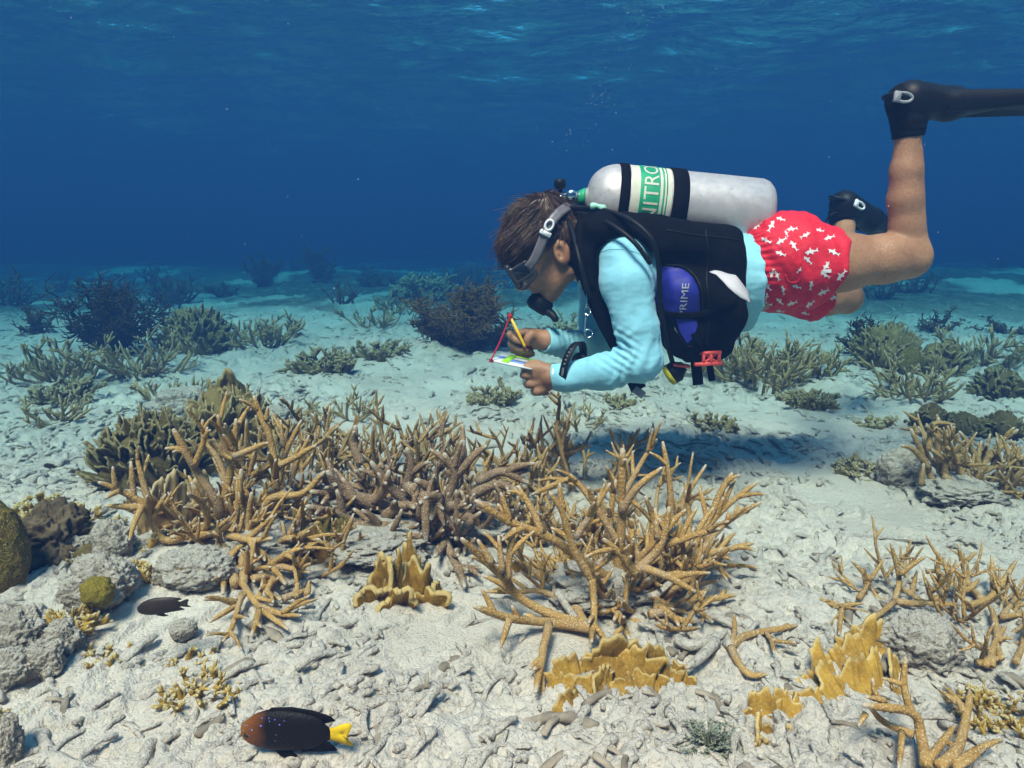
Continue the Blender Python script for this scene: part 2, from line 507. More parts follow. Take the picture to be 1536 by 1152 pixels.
class SDF:
    """signed distance grid with smooth unions, turned into a mesh by surface nets"""
    def __init__(s, lo, hi, res):
        s.lo = np.array(tuple(lo), float); s.res = res
        s.n = np.ceil((np.array(tuple(hi)) - s.lo) / res).astype(int) + 1
        s.d = np.full(tuple(s.n), 0.06, np.float32)
    def _sub(s, lo, hi, m):
        i0 = np.clip(np.floor((np.array(lo) - m - s.lo) / s.res).astype(int), 0, s.n - 1)
        i1 = np.clip(np.ceil((np.array(hi) + m - s.lo) / s.res).astype(int) + 1, 1, s.n)
        sl = tuple(slice(a, b) for a, b in zip(i0, i1))
        g = np.meshgrid(*[(s.lo[k] + s.res * np.arange(i0[k], i1[k])).astype(np.float32) for k in range(3)], indexing='ij', sparse=True)
        return sl, g
    def _op(s, sl, v, k, op):
        a = s.d[sl]
        if op == 'u':
            if k > 0:
                h = np.clip(k - np.abs(a - v), 0, None) / k
                s.d[sl] = np.minimum(a, v) - h * h * k * 0.25
            else: s.d[sl] = np.minimum(a, v)
        elif op == 'c':
            v = -v
            if k > 0:
                h = np.clip(k - np.abs(a - v), 0, None) / k
                s.d[sl] = np.maximum(a, v) + h * h * k * 0.25
            else: s.d[sl] = np.maximum(a, v)
    def cone(s, a, b, ra, rb, k=0.02, ys=1.0, op='u'):
        """tapered capsule; ys widens it along Y"""
        a = np.array(tuple(a), float); b = np.array(tuple(b), float)
        R_ = max(ra, rb); m = max(k, 0.012) + 0.004
        lo = np.minimum(a, b) - R_ * np.array([1, ys, 1]); hi = np.maximum(a, b) + R_ * np.array([1, ys, 1])
        sl, g = s._sub(lo, hi, m)
        x, y, z = g[0] - a[0], (g[1] - a[1]) / ys, g[2] - a[2]
        e = b - a; e = np.array([e[0], e[1] / ys, e[2]]); L2 = e.dot(e) + 1e-12
        t = np.clip((x * e[0] + y * e[1] + z * e[2]) / L2, 0, 1)
        v = np.sqrt((x - t * e[0]) ** 2 + (y - t * e[1]) ** 2 + (z - t * e[2]) ** 2) - (ra + (rb - ra) * t)
        s._op(sl, v.astype(np.float32), k, op); return s
    def chain(s, pts, rads, k=0.02, ys=1.0):
        for i in range(len(pts) - 1): s.cone(pts[i], pts[i + 1], rads[i], rads[i + 1], k, ys)
        return s
    def ell(s, c, r, k=0.02, ax=None, op='u'):
        c = np.array(tuple(c), float); r = np.array(r, float)
        ax = np.eye(3) if ax is None else np.array([tuple(q) for q in ax], float)
        ext = np.sqrt(((ax * r[:, None]) ** 2).sum(0))
        m = max(k, 0.012) + 0.004
        sl, g = s._sub(c - ext, c + ext, m)
        x, y, z = g[0] - c[0], g[1] - c[1], g[2] - c[2]
        q = [(x * ax[i, 0] + y * ax[i, 1] + z * ax[i, 2]) for i in range(3)]
        k0 = np.sqrt(sum((q[i] / r[i]) ** 2 for i in range(3))); k1 = np.sqrt(sum((q[i] / r[i] ** 2) ** 2 for i in range(3))) + 1e-9
        s._op(sl, (k0 * (k0 - 1) / k1).astype(np.float32), k, op); return s
    def box(s, c, h, rnd=0.01, k=0.01, ax=None, op='u'):
        c = np.array(tuple(c), float); h = np.array(h, float)
        ax = np.eye(3) if ax is None else np.array([tuple(q) for q in ax], float)
        ext = np.abs(ax * h[:, None]).sum(0)
        m = max(k, 0.012) + 0.004
        sl, g = s._sub(c - ext, c + ext, m)
        x, y, z = g[0] - c[0], g[1] - c[1], g[2] - c[2]
        q = [np.abs(x * ax[i, 0] + y * ax[i, 1] + z * ax[i, 2]) - (h[i] - rnd) for i in range(3)]
        v = np.sqrt(sum(np.clip(a, 0, None) ** 2 for a in q)) + np.minimum(np.maximum(np.maximum(q[0], q[1]), q[2]), 0) - rnd
        s._op(sl, v.astype(np.float32), k, op); return s
    def plane(s, p, n, k=0.0):
        """keep the side that n points away from"""
        p = np.array(tuple(p), float); n = np.array(tuple(n), float); n /= np.linalg.norm(n)
        sl, g = s._sub(s.lo, s.lo + s.n * s.res, 0)
        v = (g[0] - p[0]) * n[0] + (g[1] - p[1]) * n[1] + (g[2] - p[2]) * n[2]
        s._op(sl, (-v).astype(np.float32), k, 'c'); return s
    def localplane(s, p, n, rad, k=0.0):
        """the same within a radius of p only"""
        p = np.array(tuple(p), float); n = np.array(tuple(n), float); n /= np.linalg.norm(n)
        sl, g = s._sub(p - rad, p + rad, 0)
        v = (g[0] - p[0]) * n[0] + (g[1] - p[1]) * n[1] + (g[2] - p[2]) * n[2]
        s._op(sl, (-v).astype(np.float32), k, 'c'); return s
    def arrays(s, smooth_it=1):
        d = s.d; sg = d < 0
        # pad so that the surface closes at the border
        A = sg[:-1, :-1, :-1].astype(np.int8)
        cnt = np.zeros(A.shape, np.int8)
        for i in (0, 1):
            for j in (0, 1):
                for k in (0, 1):
                    cnt += sg[i:sg.shape[0] - 1 + i, j:sg.shape[1] - 1 + j, k:sg.shape[2] - 1 + k]
        act = (cnt > 0) & (cnt < 8)
        ci = np.argwhere(act)
        idx = np.full(act.shape, -1, np.int32); idx[act] = np.arange(len(ci))
        corner = {}
        for i in (0, 1):
            for j in (0, 1):
                for k in (0, 1):
                    corner[(i, j, k)] = d[ci[:, 0] + i, ci[:, 1] + j, ci[:, 2] + k]
        acc = np.zeros((len(ci), 3)); w = np.zeros(len(ci))
        for c0 in corner:
            for axn in range(3):
                if c0[axn]: continue
                c1 = list(c0); c1[axn] = 1; c1 = tuple(c1)
                v0, v1 = corner[c0], corner[c1]
                cr = (v0 < 0) != (v1 < 0)
                t = np.where(cr, v0 / np.where(cr, v0 - v1, 1), 0)
                p = np.tile(np.array(c0, float), (len(ci), 1)); p[:, axn] += t
                acc[cr] += p[cr]; w[cr] += 1
        V = s.lo + s.res * (ci + acc / w[:, None])
        Fs = []
        for axn in range(3):
            sl0 = [slice(None)] * 3; sl1 = [slice(None)] * 3
            sl0[axn] = slice(0, -1); sl1[axn] = slice(1, None)
            e = sg[tuple(sl0)] != sg[tuple(sl1)]
            q = np.argwhere(e); o1, o2 = [(1, 2), (2, 0), (0, 1)][axn]
            ok = (q[:, o1] > 0) & (q[:, o2] > 0) & (q[:, o1] < act.shape[o1]) & (q[:, o2] < act.shape[o2])
            q = q[ok]
            inside = sg[q[:, 0], q[:, 1], q[:, 2]]
            def cell(a, b):
                r = q.copy(); r[:, o1] -= a; r[:, o2] -= b
                return idx[r[:, 0], r[:, 1], r[:, 2]]
            f = np.stack([cell(1, 1), cell(0, 1), cell(0, 0), cell(1, 0)], -1)
            f[~inside] = f[~inside][:, ::-1]
            Fs.append(f)
        F = np.vstack(Fs); F = F[(F >= 0).all(1)]
        # Laplacian smoothing
        for _ in range(smooth_it):
            acc = np.zeros_like(V); w = np.zeros(len(V))
            for a, b in ((0, 1), (1, 2), (2, 3), (3, 0)):
                np.add.at(acc, F[:, a], V[F[:, b]]); np.add.at(w, F[:, a], 1)
            V = 0.5 * V + 0.5 * acc / np.maximum(w, 1)[:, None]
        return V, F
def normals(V, F):
    n = np.cross(V[F[:, 2]] - V[F[:, 0]], V[F[:, 3]] - V[F[:, 1]])
    N = np.zeros_like(V)
    for k in range(4): np.add.at(N, F[:, k], n)
    return N / (np.linalg.norm(N, axis=1)[:, None] + 1e-12)
def bvh_of(V, F):
    return BVHTree.FromPolygons([tuple(v) for v in V], [tuple(f) for f in F])
CAMP = Vector((0, 0, HC))
def decal(bvh, poly, step=1.3, off=0.002, thick=0.0):
    """a thin patch that lies on a surface: outline given in photograph pixels, cast onto the surface"""
    poly = np.array(poly, float)
    x0, y0 = poly.min(0); x1, y1 = poly.max(0)
    nx = max(3, int((x1 - x0) / step) + 2); ny = max(3, int((y1 - y0) / step) + 2)
    xs = np.linspace(x0, x1, nx); ys = np.linspace(y0, y1, ny)
    def inside(px, py):
        c = False; j = len(poly) - 1
        for i in range(len(poly)):
            if (poly[i][1] > py) != (poly[j][1] > py) and px < (poly[j][0] - poly[i][0]) * (py - poly[i][1]) / (poly[j][1] - poly[i][1]) + poly[i][0]:
                c = not c
            j = i
        return c
    idx = {}; V = []; F = []
    def vert(i, j):
        if (i, j) in idx: return idx[i, j]
        d = ray(xs[i], ys[j]).normalized()
        h = bvh.ray_cast(CAMP, d)
        if h[0] is None: idx[i, j] = None; return None
        V.append(tuple(h[0] - d * off)); idx[i, j] = len(V) - 1
        return idx[i, j]
    for i in range(nx - 1):
        for j in range(ny - 1):
            if inside((xs[i] + xs[i + 1]) / 2, (ys[j] + ys[j + 1]) / 2):
                q = [vert(i, j), vert(i, j + 1), vert(i + 1, j + 1), vert(i + 1, j)]
                if None not in q:
                    z = [V[k][1] for k in q]
                    if max(z) - min(z) < 0.03: F.append(q)
    if not F: return None
    return np.array(V), np.array(F)
def smooth_patch(V, F, it=2):
    for _ in range(it):
        acc = np.zeros_like(V); w = np.zeros(len(V))
        for a, b in ((0, 1), (1, 2), (2, 3), (3, 0), (1, 0), (2, 1), (3, 2), (0, 3)):
            np.add.at(acc, F[:, a], V[F[:, b]]); np.add.at(w, F[:, a], 1)
        V = 0.5 * V + 0.5 * acc / np.maximum(w, 1)[:, None]
    return V
def solidify(V, F, th):
    """give a sheet a thickness"""
    N = normals(V, F); n = len(V)
    e = {}
    for f in F:
        for a, b in zip(f, np.roll(f, -1)):
            k = (min(a, b), max(a, b)); e.setdefault(k, []).append((a, b))
    side = [(b, a, a + n, b + n) for v in e.values() if len(v) == 1 for a, b in v]
    F2 = np.vstack([F, F[:, ::-1] + n] + ([np.array(side)] if side else []))
    return np.vstack([V, V - N * th]), F2
# ================================================================ the diver
D = 1.8
def Q(px, py, dy=0.0): return P(px, py, D + dy)

# ---- materials
t = NT('skin'); c = t.coord()
n1 = t.noise(c, 14, 4); n2 = t.noise(c, 260, 2)
col = t.ramp(n1, [(0.3, (0.33, 0.162, 0.084)), (0.7, (0.45, 0.24, 0.134))])
red = t.ramp(t.noise(c, 30, 3), [(0.5, 0.0), (0.8, 0.22)])
col = t.mix(red, col, (0.34, 0.15, 0.10))
col = t.mix(t.ramp(t.noise(c, 420, 2), [(0.42, 0.5), (0.52, 0.0)]), col, (0.20, 0.09, 0.045))
t.bsdf(col, 0.5, 0.35, normal=t.bump(t.noise(c, 38, 3), 0.25, 0.006, t.bump(n2, 0.3, 0.003)))
t = NT('rash_guard'); c = t.coord()
col = t.ramp(t.noise(c, 9, 3), [(0.3, (0.225, 0.55, 0.68)), (0.7, (0.275, 0.62, 0.75))])
mp = t.n('ShaderNodeMapping'); mp.inputs['Scale'].default_value = (1, 0.6, 1.0); t.l(c, mp.inputs['Vector'])
hb = t.math('ADD', t.math('MULTIPLY', t.noise(mp.outputs[0], 26, 3), 1.0), t.math('MULTIPLY', t.noise(c, 900, 1), 0.05))
t.bsdf(col, 0.75, 0.25, normal=t.bump(hb, 0.35, 0.006), sheen=0.15)
t = NT('shorts_cloth'); c = t.coord()
col = t.ramp(t.noise(c, 12, 3), [(0.3, (0.58, 0.010, 0.026)), (0.7, (0.72, 0.018, 0.04))])
t.bsdf(col, 0.7, 0.3, normal=t.bump(t.noise(c, 45, 4), 0.6, 0.008))
M_WHITEPRINT = plain('white_print', (0.72, 0.68, 0.70), 0.75, 0.2)
M_BLACK = plain('black_nylon', (0.004, 0.004, 0.0045), 0.85, 0.06, bump=0.35, scale=500, var=0.4)
M_RUBBER = plain('black_rubber', (0.006, 0.006, 0.0065), 0.5, 0.2, bump=0.1, scale=150, var=0.3)
M_NEO = plain('black_neoprene', (0.006, 0.006, 0.006), 0.85, 0.1, bump=0.3, scale=600, var=0.4)
M_BLUE = plain('blue_nylon', (0.014, 0.018, 0.24), 0.6, 0.35, bump=0.3, scale=300)
M_METAL = plain('chrome', (0.62, 0.63, 0.65), 0.22, 0.5, metal=1.0, var=0.05)
M_GREYPL = plain('grey_plastic', (0.30, 0.31, 0.33), 0.4, 0.4)
M_WHITEPL = plain('white_plastic', (0.75, 0.76, 0.80), 0.4, 0.4)
M_ORANGE = plain('coral_red_plastic', (0.75, 0.085, 0.07), 0.4, 0.4)
M_YELLOW = plain('yellow_plastic', (0.50, 0.46, 0.02), 0.45, 0.4)
M_PENCIL = plain('pencil_paint', (0.78, 0.45, 0.015), 0.35, 0.5)
M_REDCORD = plain('red_cord', (0.42, 0.02, 0.035), 0.8, 0.2, bump=0.4, scale=900)
M_LENS = plain('dark_lens', (0.006, 0.007, 0.008), 0.06, 0.6)
M_SKIRT = plain('clear_silicone', (0.15, 0.135, 0.15), 0.4, 0.4)
M_GREEN = plain('green_print', (0.015, 0.33, 0.155), 0.5, 0.35, var=0.25)
M_CREAM = plain('cream_print', (0.60, 0.60, 0.50), 0.5, 0.3, var=0.12)
M_MINT = plain('mint_silicone', (0.33, 0.66, 0.50), 0.5, 0.4)
M_SLATEW = plain('white_slate', (0.72, 0.73, 0.75), 0.5, 0.3)
M_LIME = plain('lime_print', (0.30, 0.66, 0.03), 0.5, 0.3)
M_SBLUE = plain('blue_print', (0.17, 0.30, 0.72), 0.5, 0.3)
t = NT('hair'); c = t.coord()
col = t.ramp(t.noise(c, 30, 4), [(0.3, (0.030, 0.015, 0.006)), (0.62, (0.088, 0.044, 0.018)), (0.8, (0.20, 0.105, 0.045))])
t.bsdf(col, 0.45, 0.4)

# ---- head frame
EAR = Q(837, 380, 0)
HF = Vector((-0.85, 0, -0.53)).normalized(); HU = Vector((-0.53, 0, 0.85)).normalized(); HS = Vector((0, -1, 0))
def hd(f, u, s=0.0): return EAR + HF * f + HU * u + HS * s
HAX = (HF, HU, HS)

# ---- skin: one continuous body
lo = Vector((-0.14, 1.38, 0.15)); hi = Vector((1.30, 2.55, 1.22))
S = SDF(lo, hi, 0.0036)
# torso and legs
S.chain([Q(905, 392), Q(960, 405), Q(1060, 412), Q(1130, 408), Q(1180, 400)], [0.070, 0.092, 0.09, 0.096, 0.09], 0.04, 1.36)
NL = -0.10
S.chain([Q(1188, 396, NL), Q(1262, 394, NL), Q(1330, 388, NL), Q(1366, 382, NL)], [0.074, 0.068, 0.056, 0.046], 0.03)
S.ell(Q(1368, 392, NL), (0.034, 0.040, 0.038), 0.03)
S.chain([Q(1362, 376, NL), Q(1358, 340, NL), Q(1356, 300, NL), Q(1358, 255, NL), Q(1362, 205, NL), Q(1364, 165, NL)], [0.040, 0.036, 0.0375, 0.0335, 0.0275, 0.026], 0.012)
S.cone(Q(1376, 360, NL), Q(1372, 230, NL), 0.020, 0.014, 0.02)   # shin bone
S.chain([Q(1364, 165, NL), Q(1356, 152, NL), Q(1415, 156, NL)], [0.026, 0.027, 0.022], 0.012)
FLD = 0.13
S.chain([Q(1188, 415, 0.09), Q(1235, 442, FLD), Q(1270, 447, FLD + 0.02)], [0.074, 0.056, 0.044], 0.03)
S.chain([Q(1268, 446, FLD + 0.03), Q(1270, 395, 0.30), Q(1266, 340, 0.45), Q(1268, 318, 0.47)], [0.042, 0.040, 0.029, 0.028], 0.02)
S.chain([Q(1268, 318, 0.47), Q(1300, 335, 0.52)], [0.028, 0.024], 0.012)
# arms under the sleeves
ARM_N = [Q(936, 392, -0.155), Q(950, 462, -0.19), Q(962, 543, -0.20), Q(905, 558, -0.185), Q(846, 566, -0.155), Q(826, 566, -0.14)]
S.chain(ARM_N, [0.056, 0.045, 0.040, 0.036, 0.027, 0.026], 0.02)
ARM_F = [Q(905, 400, 0.15), Q(900, 465, 0.15), Q(898, 524, 0.12), Q(860, 520, 0.07), Q(822, 511, 0.0), Q(806, 508, 0.0)]
S.chain(ARM_F, [0.056, 0.045, 0.040, 0.034, 0.026, 0.025], 0.02)
# neck and head
S.cone(hd(-0.030, -0.035), Q(905, 392), 0.056, 0.075, 0.03)
S.ell(hd(0.012, 0.052), (0.098, 0.088, 0.074), 0.03, HAX)
S.ell(hd(0.058, -0.012), (0.050, 0.070, 0.060), 0.03, HAX)
for s_ in (-1, 1):
    S.cone(hd(0.000, -0.050, 0.050 * s_), hd(0.068, -0.080, 0.016 * s_), 0.020, 0.017, 0.03)
    S.ell(hd(0.080, -0.018, 0.038 * s_), (0.020, 0.020, 0.018), 0.02, HAX)
    e_ax = ((HF + HU * 0.25).normalized(), (HU - HF * 0.25).normalized(), HS)
    S.ell(hd(-0.006, 0.000, 0.076 * s_), (0.022, 0.034, 0.012), 0.006, e_ax)
    S.ell(hd(0.000, 0.004, 0.091 * s_), (0.012, 0.021, 0.014), 0.004, e_ax, op='c')
    S.ell(hd(0.006, 0.002, 0.077 * s_), (0.006, 0.007, 0.006), 0.004, e_ax)
S.ell(hd(0.083, -0.082), (0.018, 0.015, 0.022), 0.02, HAX)
S.ell(hd(0.096, 0.036), (0.014, 0.016, 0.05), 0.02, HAX)
S.cone(hd(0.104, 0.022), hd(0.122, -0.022), 0.009, 0.011, 0.012)
S.ell(hd(0.112, -0.028), (0.012, 0.009, 0.017), 0.01, HAX)
S.ell(hd(0.104, -0.050), (0.010, 0.010, 0.024), 0.012, HAX)
# left hand, closed on the slate
NH = -0.14
kn = [(789, 552), (787, 562), (793, 576), (804, 587)]
wr = Q(828, 567, NH)
for i, (kx, ky) in enumerate(kn):
    S.cone(Q(824, 556 + 7 * i, NH + 0.004 * i), Q(kx + 3, ky, NH - 0.004 + 0.002 * i), 0.0155, 0.0125, 0.008)
    S.cone(Q(kx + 2, ky, NH - 0.002), Q(kx - 2, ky + 1, NH + 0.034), 0.0112, 0.0100, 0.004)
    S.cone(Q(kx - 2, ky + 1, NH + 0.034), Q(kx + 13, ky + 2, NH + 0.045), 0.0098, 0.0085, 0.003)
    S.cone(Q(kx + 13, ky + 2, NH + 0.045), Q(kx + 16, ky + 2, NH + 0.030), 0.0085, 0.0075, 0.003)
S.cone(Q(822, 556, NH), Q(806, 546, NH + 0.008), 0.0150, 0.0115, 0.010)
S.cone(Q(806, 546, NH + 0.008), Q(796, 546, NH + 0.022), 0.0115, 0.0100, 0.004)
S.cone(Q(796, 546, NH + 0.022), Q(789, 548, NH + 0.036), 0.0098, 0.0080, 0.003)
# right hand, writing
FH = 0.0
fingers = [[(790, 498, 0.004), (766, 502, -0.004), (773, 509, -0.012), (781, 513, -0.018)],
           [(791, 505, 0.016), (767, 515, 0.010), (776, 522, 0.000), (786, 525, -0.010)],
           [(795, 512, 0.026), (770, 525, 0.020), (784, 528, 0.010), (797, 527, 0.002)],
           [(800, 517, 0.034), (778, 530, 0.030), (789, 533, 0.022), (799, 531, 0.016)]]
for i, fg in enumerate(fingers):
    pf = [Q(x, y, FH + d_) for x, y, d_ in fg]
    S.cone(Q(810, 504 + 4 * i, FH + 0.004 + 0.008 * i), pf[0], 0.0165, 0.0135, 0.010)
    S.chain(pf, [0.0118, 0.0108, 0.0095, 0.0080], 0.003)
pf = [Q(810, 508, -0.012), Q(797, 502, -0.022), Q(792, 508, -0.026), Q(792, 515, -0.026)]
S.chain(pf, [0.0150, 0.0120, 0.0105, 0.0085], 0.006)
V, F = S.arrays(2)
N = normals(V, F)
V = V + N * (0.0004 * fbm3(V * 55, 3))[:, None]
person = empty('person', (float(Q(1000, 420).x), D, 0.35),
               'diver swimming level in a light blue rash guard and red shorts, writing with a pencil', 'person')
body = link_mesh('body', np_mesh('body', V, F), MATS['skin'], person)
BODY_BVH = bvh_of(V, F)
del S

# ---- hair
S = SDF(hd(0, 0) - Vector((0.25, 0.16, 0.2)), hd(0, 0) + Vector((0.2, 0.16, 0.26)), 0.0035)
S.ell(hd(0.006, 0.066), (0.102, 0.088, 0.081), 0.03, HAX)
S.ell(hd(-0.050, 0.020), (0.052, 0.060, 0.074), 0.03, HAX)
S.ell(hd(0.076, 0.074), (0.048, 0.046, 0.064), 0.04, HAX)
S.ell(hd(-0.008, 0.130), (0.055, 0.024, 0.050), 0.04, HAX)
S.box(hd(0.085, -0.055), (0.085, 0.085, 0.12), 0.03, 0.012, HAX, op='c')        # face and temples stay free
for s_ in (-1, 1): S.ell(hd(0.015, -0.012, 0.09 * s_), (0.040, 0.046, 0.03), 0.01, HAX, op='c')
V, F = S.arrays(2)
N = normals(V, F)
hf = np.array(HF); hu = np.array(HU)
rel = V - np.array(EAR)
uu = rel @ hf; vv = rel @ hu
wob = vnoise3(uu * 14, (vv + 0.25 * uu) * 90, rel[:, 1] * 90) * 0.0035 + fbm3(V * 30, 2) * 0.004
V = V + N * wob[:, None]
hair_cap = link_mesh('hair', np_mesh('hair', V, F), MATS['hair'], person)
rng = random.Random(5)
mb = MB()
tri = rng.sample(range(len(F)), min(len(F), 11500))
for k in tri:
    p = V[F[k][0]].copy(); n = N[F[k][0]]
    r_ = p - np.array(EAR); f_, u_ = r_ @ hf, r_ @ hu
    if u_ < -0.03: continue
    # hair runs from the crown towards the brow; at the back it hangs to the nape
    bl = min(1, max(0, (f_ + 0.075) / 0.06)) if u_ > 0.03 else 0.0
    tgt = (hf * 1.0 - hu * 0.25) * bl + (-hu * 0.9 - hf * 0.35 + np.array([0, 0.5 * np.sign(n[1]), 0])) * (1 - bl)
    tgt = tgt - n * tgt.dot(n)
    tgt = tgt / (np.linalg.norm(tgt) + 1e-9)
    L = rng.uniform(0.022, 0.050)
    fly = rng.random() < 0.04
    if fly: L *= 1.5
    tuft = max(0, u_ - 0.12) * 6
    pts = []
    q = p - n * 0.002
    dirv = tgt + n * (0.05 + rng.uniform(-0.05, 0.10) + (0.35 if fly else 0) + tuft * 0.22) + np.array([rng.gauss(0, .13), rng.gauss(0, .13), rng.gauss(0, .13) + tuft * 0.12])
    for s_ in range(5):
        pts.append(q.copy()); q = q + dirv * L / 4
        dirv = dirv * 0.93 - n * 0.035 + np.array([0, 0, 0.02])
    V2, F2 = tube_arrays(pts, [0.0007, 0.0008, 0.0007, 0.0005, 0.0002], 3, cap=False)
    mb.add(V2, F2)
strands = mb.build('hair_strands', MATS['hair'], hair_cap)
strands['kind'] = 'stuff'

# ---- rash guard
S = SDF(Vector((-0.02, 1.40, 0.2)), Vector((0.72, 2.12, 1.0)), 0.0036)
S.chain([Q(905, 394), Q(960, 408), Q(1060, 414), Q(1115, 414), Q(1150, 412)], [0.084, 0.113, 0.112, 0.121, 0.112], 0.03, 1.42)
S.ell(Q(1112, 450), (0.05, 0.13, 0.085), 0.04)
S.chain([Q(936, 388, -0.150), Q(941, 425, -0.175), Q(955, 490, -0.195), Q(960, 542, -0.20), Q(905, 557, -0.185), Q(852, 566, -0.158), Q(832, 566, -0.145)],
        [0.060, 0.062, 0.051, 0.0515, 0.043, 0.0335, 0.0335], 0.016)
S.chain([Q(905, 396, 0.15), Q(902, 430, 0.16), Q(898, 480, 0.15), Q(895, 524, 0.12), Q(860, 520, 0.07), Q(826, 512, 0.005), Q(812, 510, 0.0)],
        [0.068, 0.066, 0.056, 0.051, 0.043, 0.0335, 0.0345], 0.016)
S.localplane(Q(829, 566, -0.145), Q(829, 566, -0.145) - Q(850, 565, -0.155), 0.06)
S.localplane(Q(814, 510, 0.0), Q(814, 510, 0.0) - Q(840, 514, 0.03), 0.06)
S.plane(Q(1140, 410, -0.14), Vector((1, 0, 0.10)))
V, F = S.arrays(1)
N = normals(V, F)
# folds: stretched creases round the elbow and across the sleeves, loose hem
el = np.array(Q(948, 545, -0.2)); dist = np.linalg.norm(V - el, axis=1)
fa = np.array(Q(852, 566, -0.158)) - np.array(Q(960, 542, -0.20)); fa /= np.linalg.norm(fa)
along = (V - el) @ fa
fold = np.exp(-(dist / 0.085) ** 2) * 0.0030 * np.sin(along * 240 + 5 * vnoise3(V[:, 0] * 25, V[:, 1] * 25, V[:, 2] * 25) + (V[:, 2] - el[2]) * 90)
inner = np.clip(1 - np.linalg.norm(V - np.array(Q(925, 525, -0.22)), axis=1) / 0.07, 0, 1)
fold += inner * 0.004 * np.sin((V[:, 2] + V[:, 0] * 0.6) * 330)
cuff = np.exp(-(np.linalg.norm(V - np.array(Q(836, 514, 0.03)), axis=1) / 0.07) ** 2)
fold += cuff * 0.0022 * np.sin(V[:, 0] * 420 + V[:, 2] * 110)
arm = 0.0030 * vnoise3(V[:, 0] * 38, V[:, 1] * 14, V[:, 2] * 22) + 0.0009 * vnoise3(V[:, 0] * 30 + V[:, 2] * 60, V[:, 1] * 20, V[:, 2] * 95 - V[:, 0] * 50)
hem = np.exp(-((V[:, 0] - Q(1125, 410).x) / 0.035) ** 2) * 0.004 * np.sin(V[:, 2] * 130 + V[:, 1] * 60)
V = V + N * (fold + arm + hem)[:, None]
shirt = link_mesh('rash_guard', np_mesh('rash_guard', V, F), MATS['rash_guard'], person)
SHIRT_BVH = bvh_of(V, F)
# seams
mb = MB()
def cast(bvh, px, py, off=0.0005):
    d = ray(px, py).normalized(); h = bvh.ray_cast(CAMP, d)
    return None if h[0] is None else h[0] - d * off
for line in ([(902, 378), (915, 374), (935, 374), (955, 379), (972, 390), (979, 402)], [(958, 578), (930, 582), (900, 584), (870, 586)]):
    pts = [cast(SHIRT_BVH, *p) for p in spline(np.array(line), 5)]
    pts = [p for p in pts if p is not None]
    if len(pts) > 3: mb.tube(pts, 0.0011, 5)
if mb.V: mb.build('seam', MATS['rash_guard'], shirt)
d_ = decal(SHIRT_BVH, [(828, 553), (831, 553), (831, 561), (828, 562)], 0.8, 0.001)
if d_: link_mesh('cuff_tag', np_mesh('cuff_tag', *d_), M_WHITEPRINT, shirt)

# ---- shorts
S = SDF(Vector((0.55, 1.50, 0.35)), Vector((1.02, 2.12, 1.0)), 0.0036)
S.chain([Q(1135, 402), Q(1180, 396)], [0.112, 0.125], 0.04, 1.38)
S.ell(Q(1172, 376, -0.07), (0.085, 0.085, 0.095), 0.05); S.ell(Q(1172, 376, 0.07), (0.085, 0.085, 0.095), 0.05)
S.chain([Q(1185, 398, NL + 0.01), Q(1235, 398, NL), Q(1275, 395, NL)], [0.096, 0.084, 0.077], 0.03)
S.ell(Q(1262, 418, NL), (0.035, 0.08, 0.04), 0.03)
S.chain([Q(1180, 418, 0.08), Q(1215, 434, 0.11), Q(1240, 440, 0.12)], [0.098, 0.082, 0.078], 0.03)
S.plane(Q(1127, 400, -0.15), Vector((-1, 0, -0.17)))
S.localplane(Q(1268, 395, NL - 0.07), Vector((1, 0, -0.15)), 0.13)
S.localplane(Q(1226, 440, 0.12), Vector((1, 0.15, -0.1)), 0.10)
V, F = S.arrays(1)
N = normals(V, F)
wx_ = V[:, 0] - Q(1127, 400, -0.15).x
gath = np.exp(-(wx_ / 0.045) ** 2) * 0.0035 * np.sin(np.arctan2(V[:, 2] - Q(1140, 400).z, V[:, 1] - D) * 62)
big = 0.006 * vnoise3(V[:, 0] * 24 + V[:, 2] * 10, V[:, 1] * 14, V[:, 2] * 16) + 0.004 * vnoise3(V[:, 0] * 60, V[:, 1] * 30, V[:, 2] * 34 + V[:, 0] * 40)
fl = 0.003 * np.sin(V[:, 2] * 75 + V[:, 1] * 40) * np.exp(-((V[:, 0] - Q(1262, 400, NL).x) / 0.06) ** 2)
V = V + N * (gath + big + fl)[:, None]
shorts = link_mesh('swim_shorts', np_mesh('swim_shorts', V, F), MATS['shorts_cloth'], person)
SHORTS_BVH = bvh_of(V, F)
def shark(cx, cy, ang, s):
    pts = [(-1.0, 0.05), (-0.55, -0.16), (-0.25, -0.20), (-0.10, -0.62), (0.05, -0.18), (0.5, -0.08), (0.72, -0.05), (1.0, -0.42), (0.92, 0.0), (1.05, 0.30), (0.72, 0.10), (0.3, 0.16), (0.15, 0.50), (-0.1, 0.2), (-0.45, 0.24), (-0.55, 0.55), (-0.72, 0.20)]
    ca, sa = math.cos(ang), math.sin(ang)
    return [(cx + s * (x * ca - y * sa), cy + s * (x * sa + y * ca)) for x, y in pts]
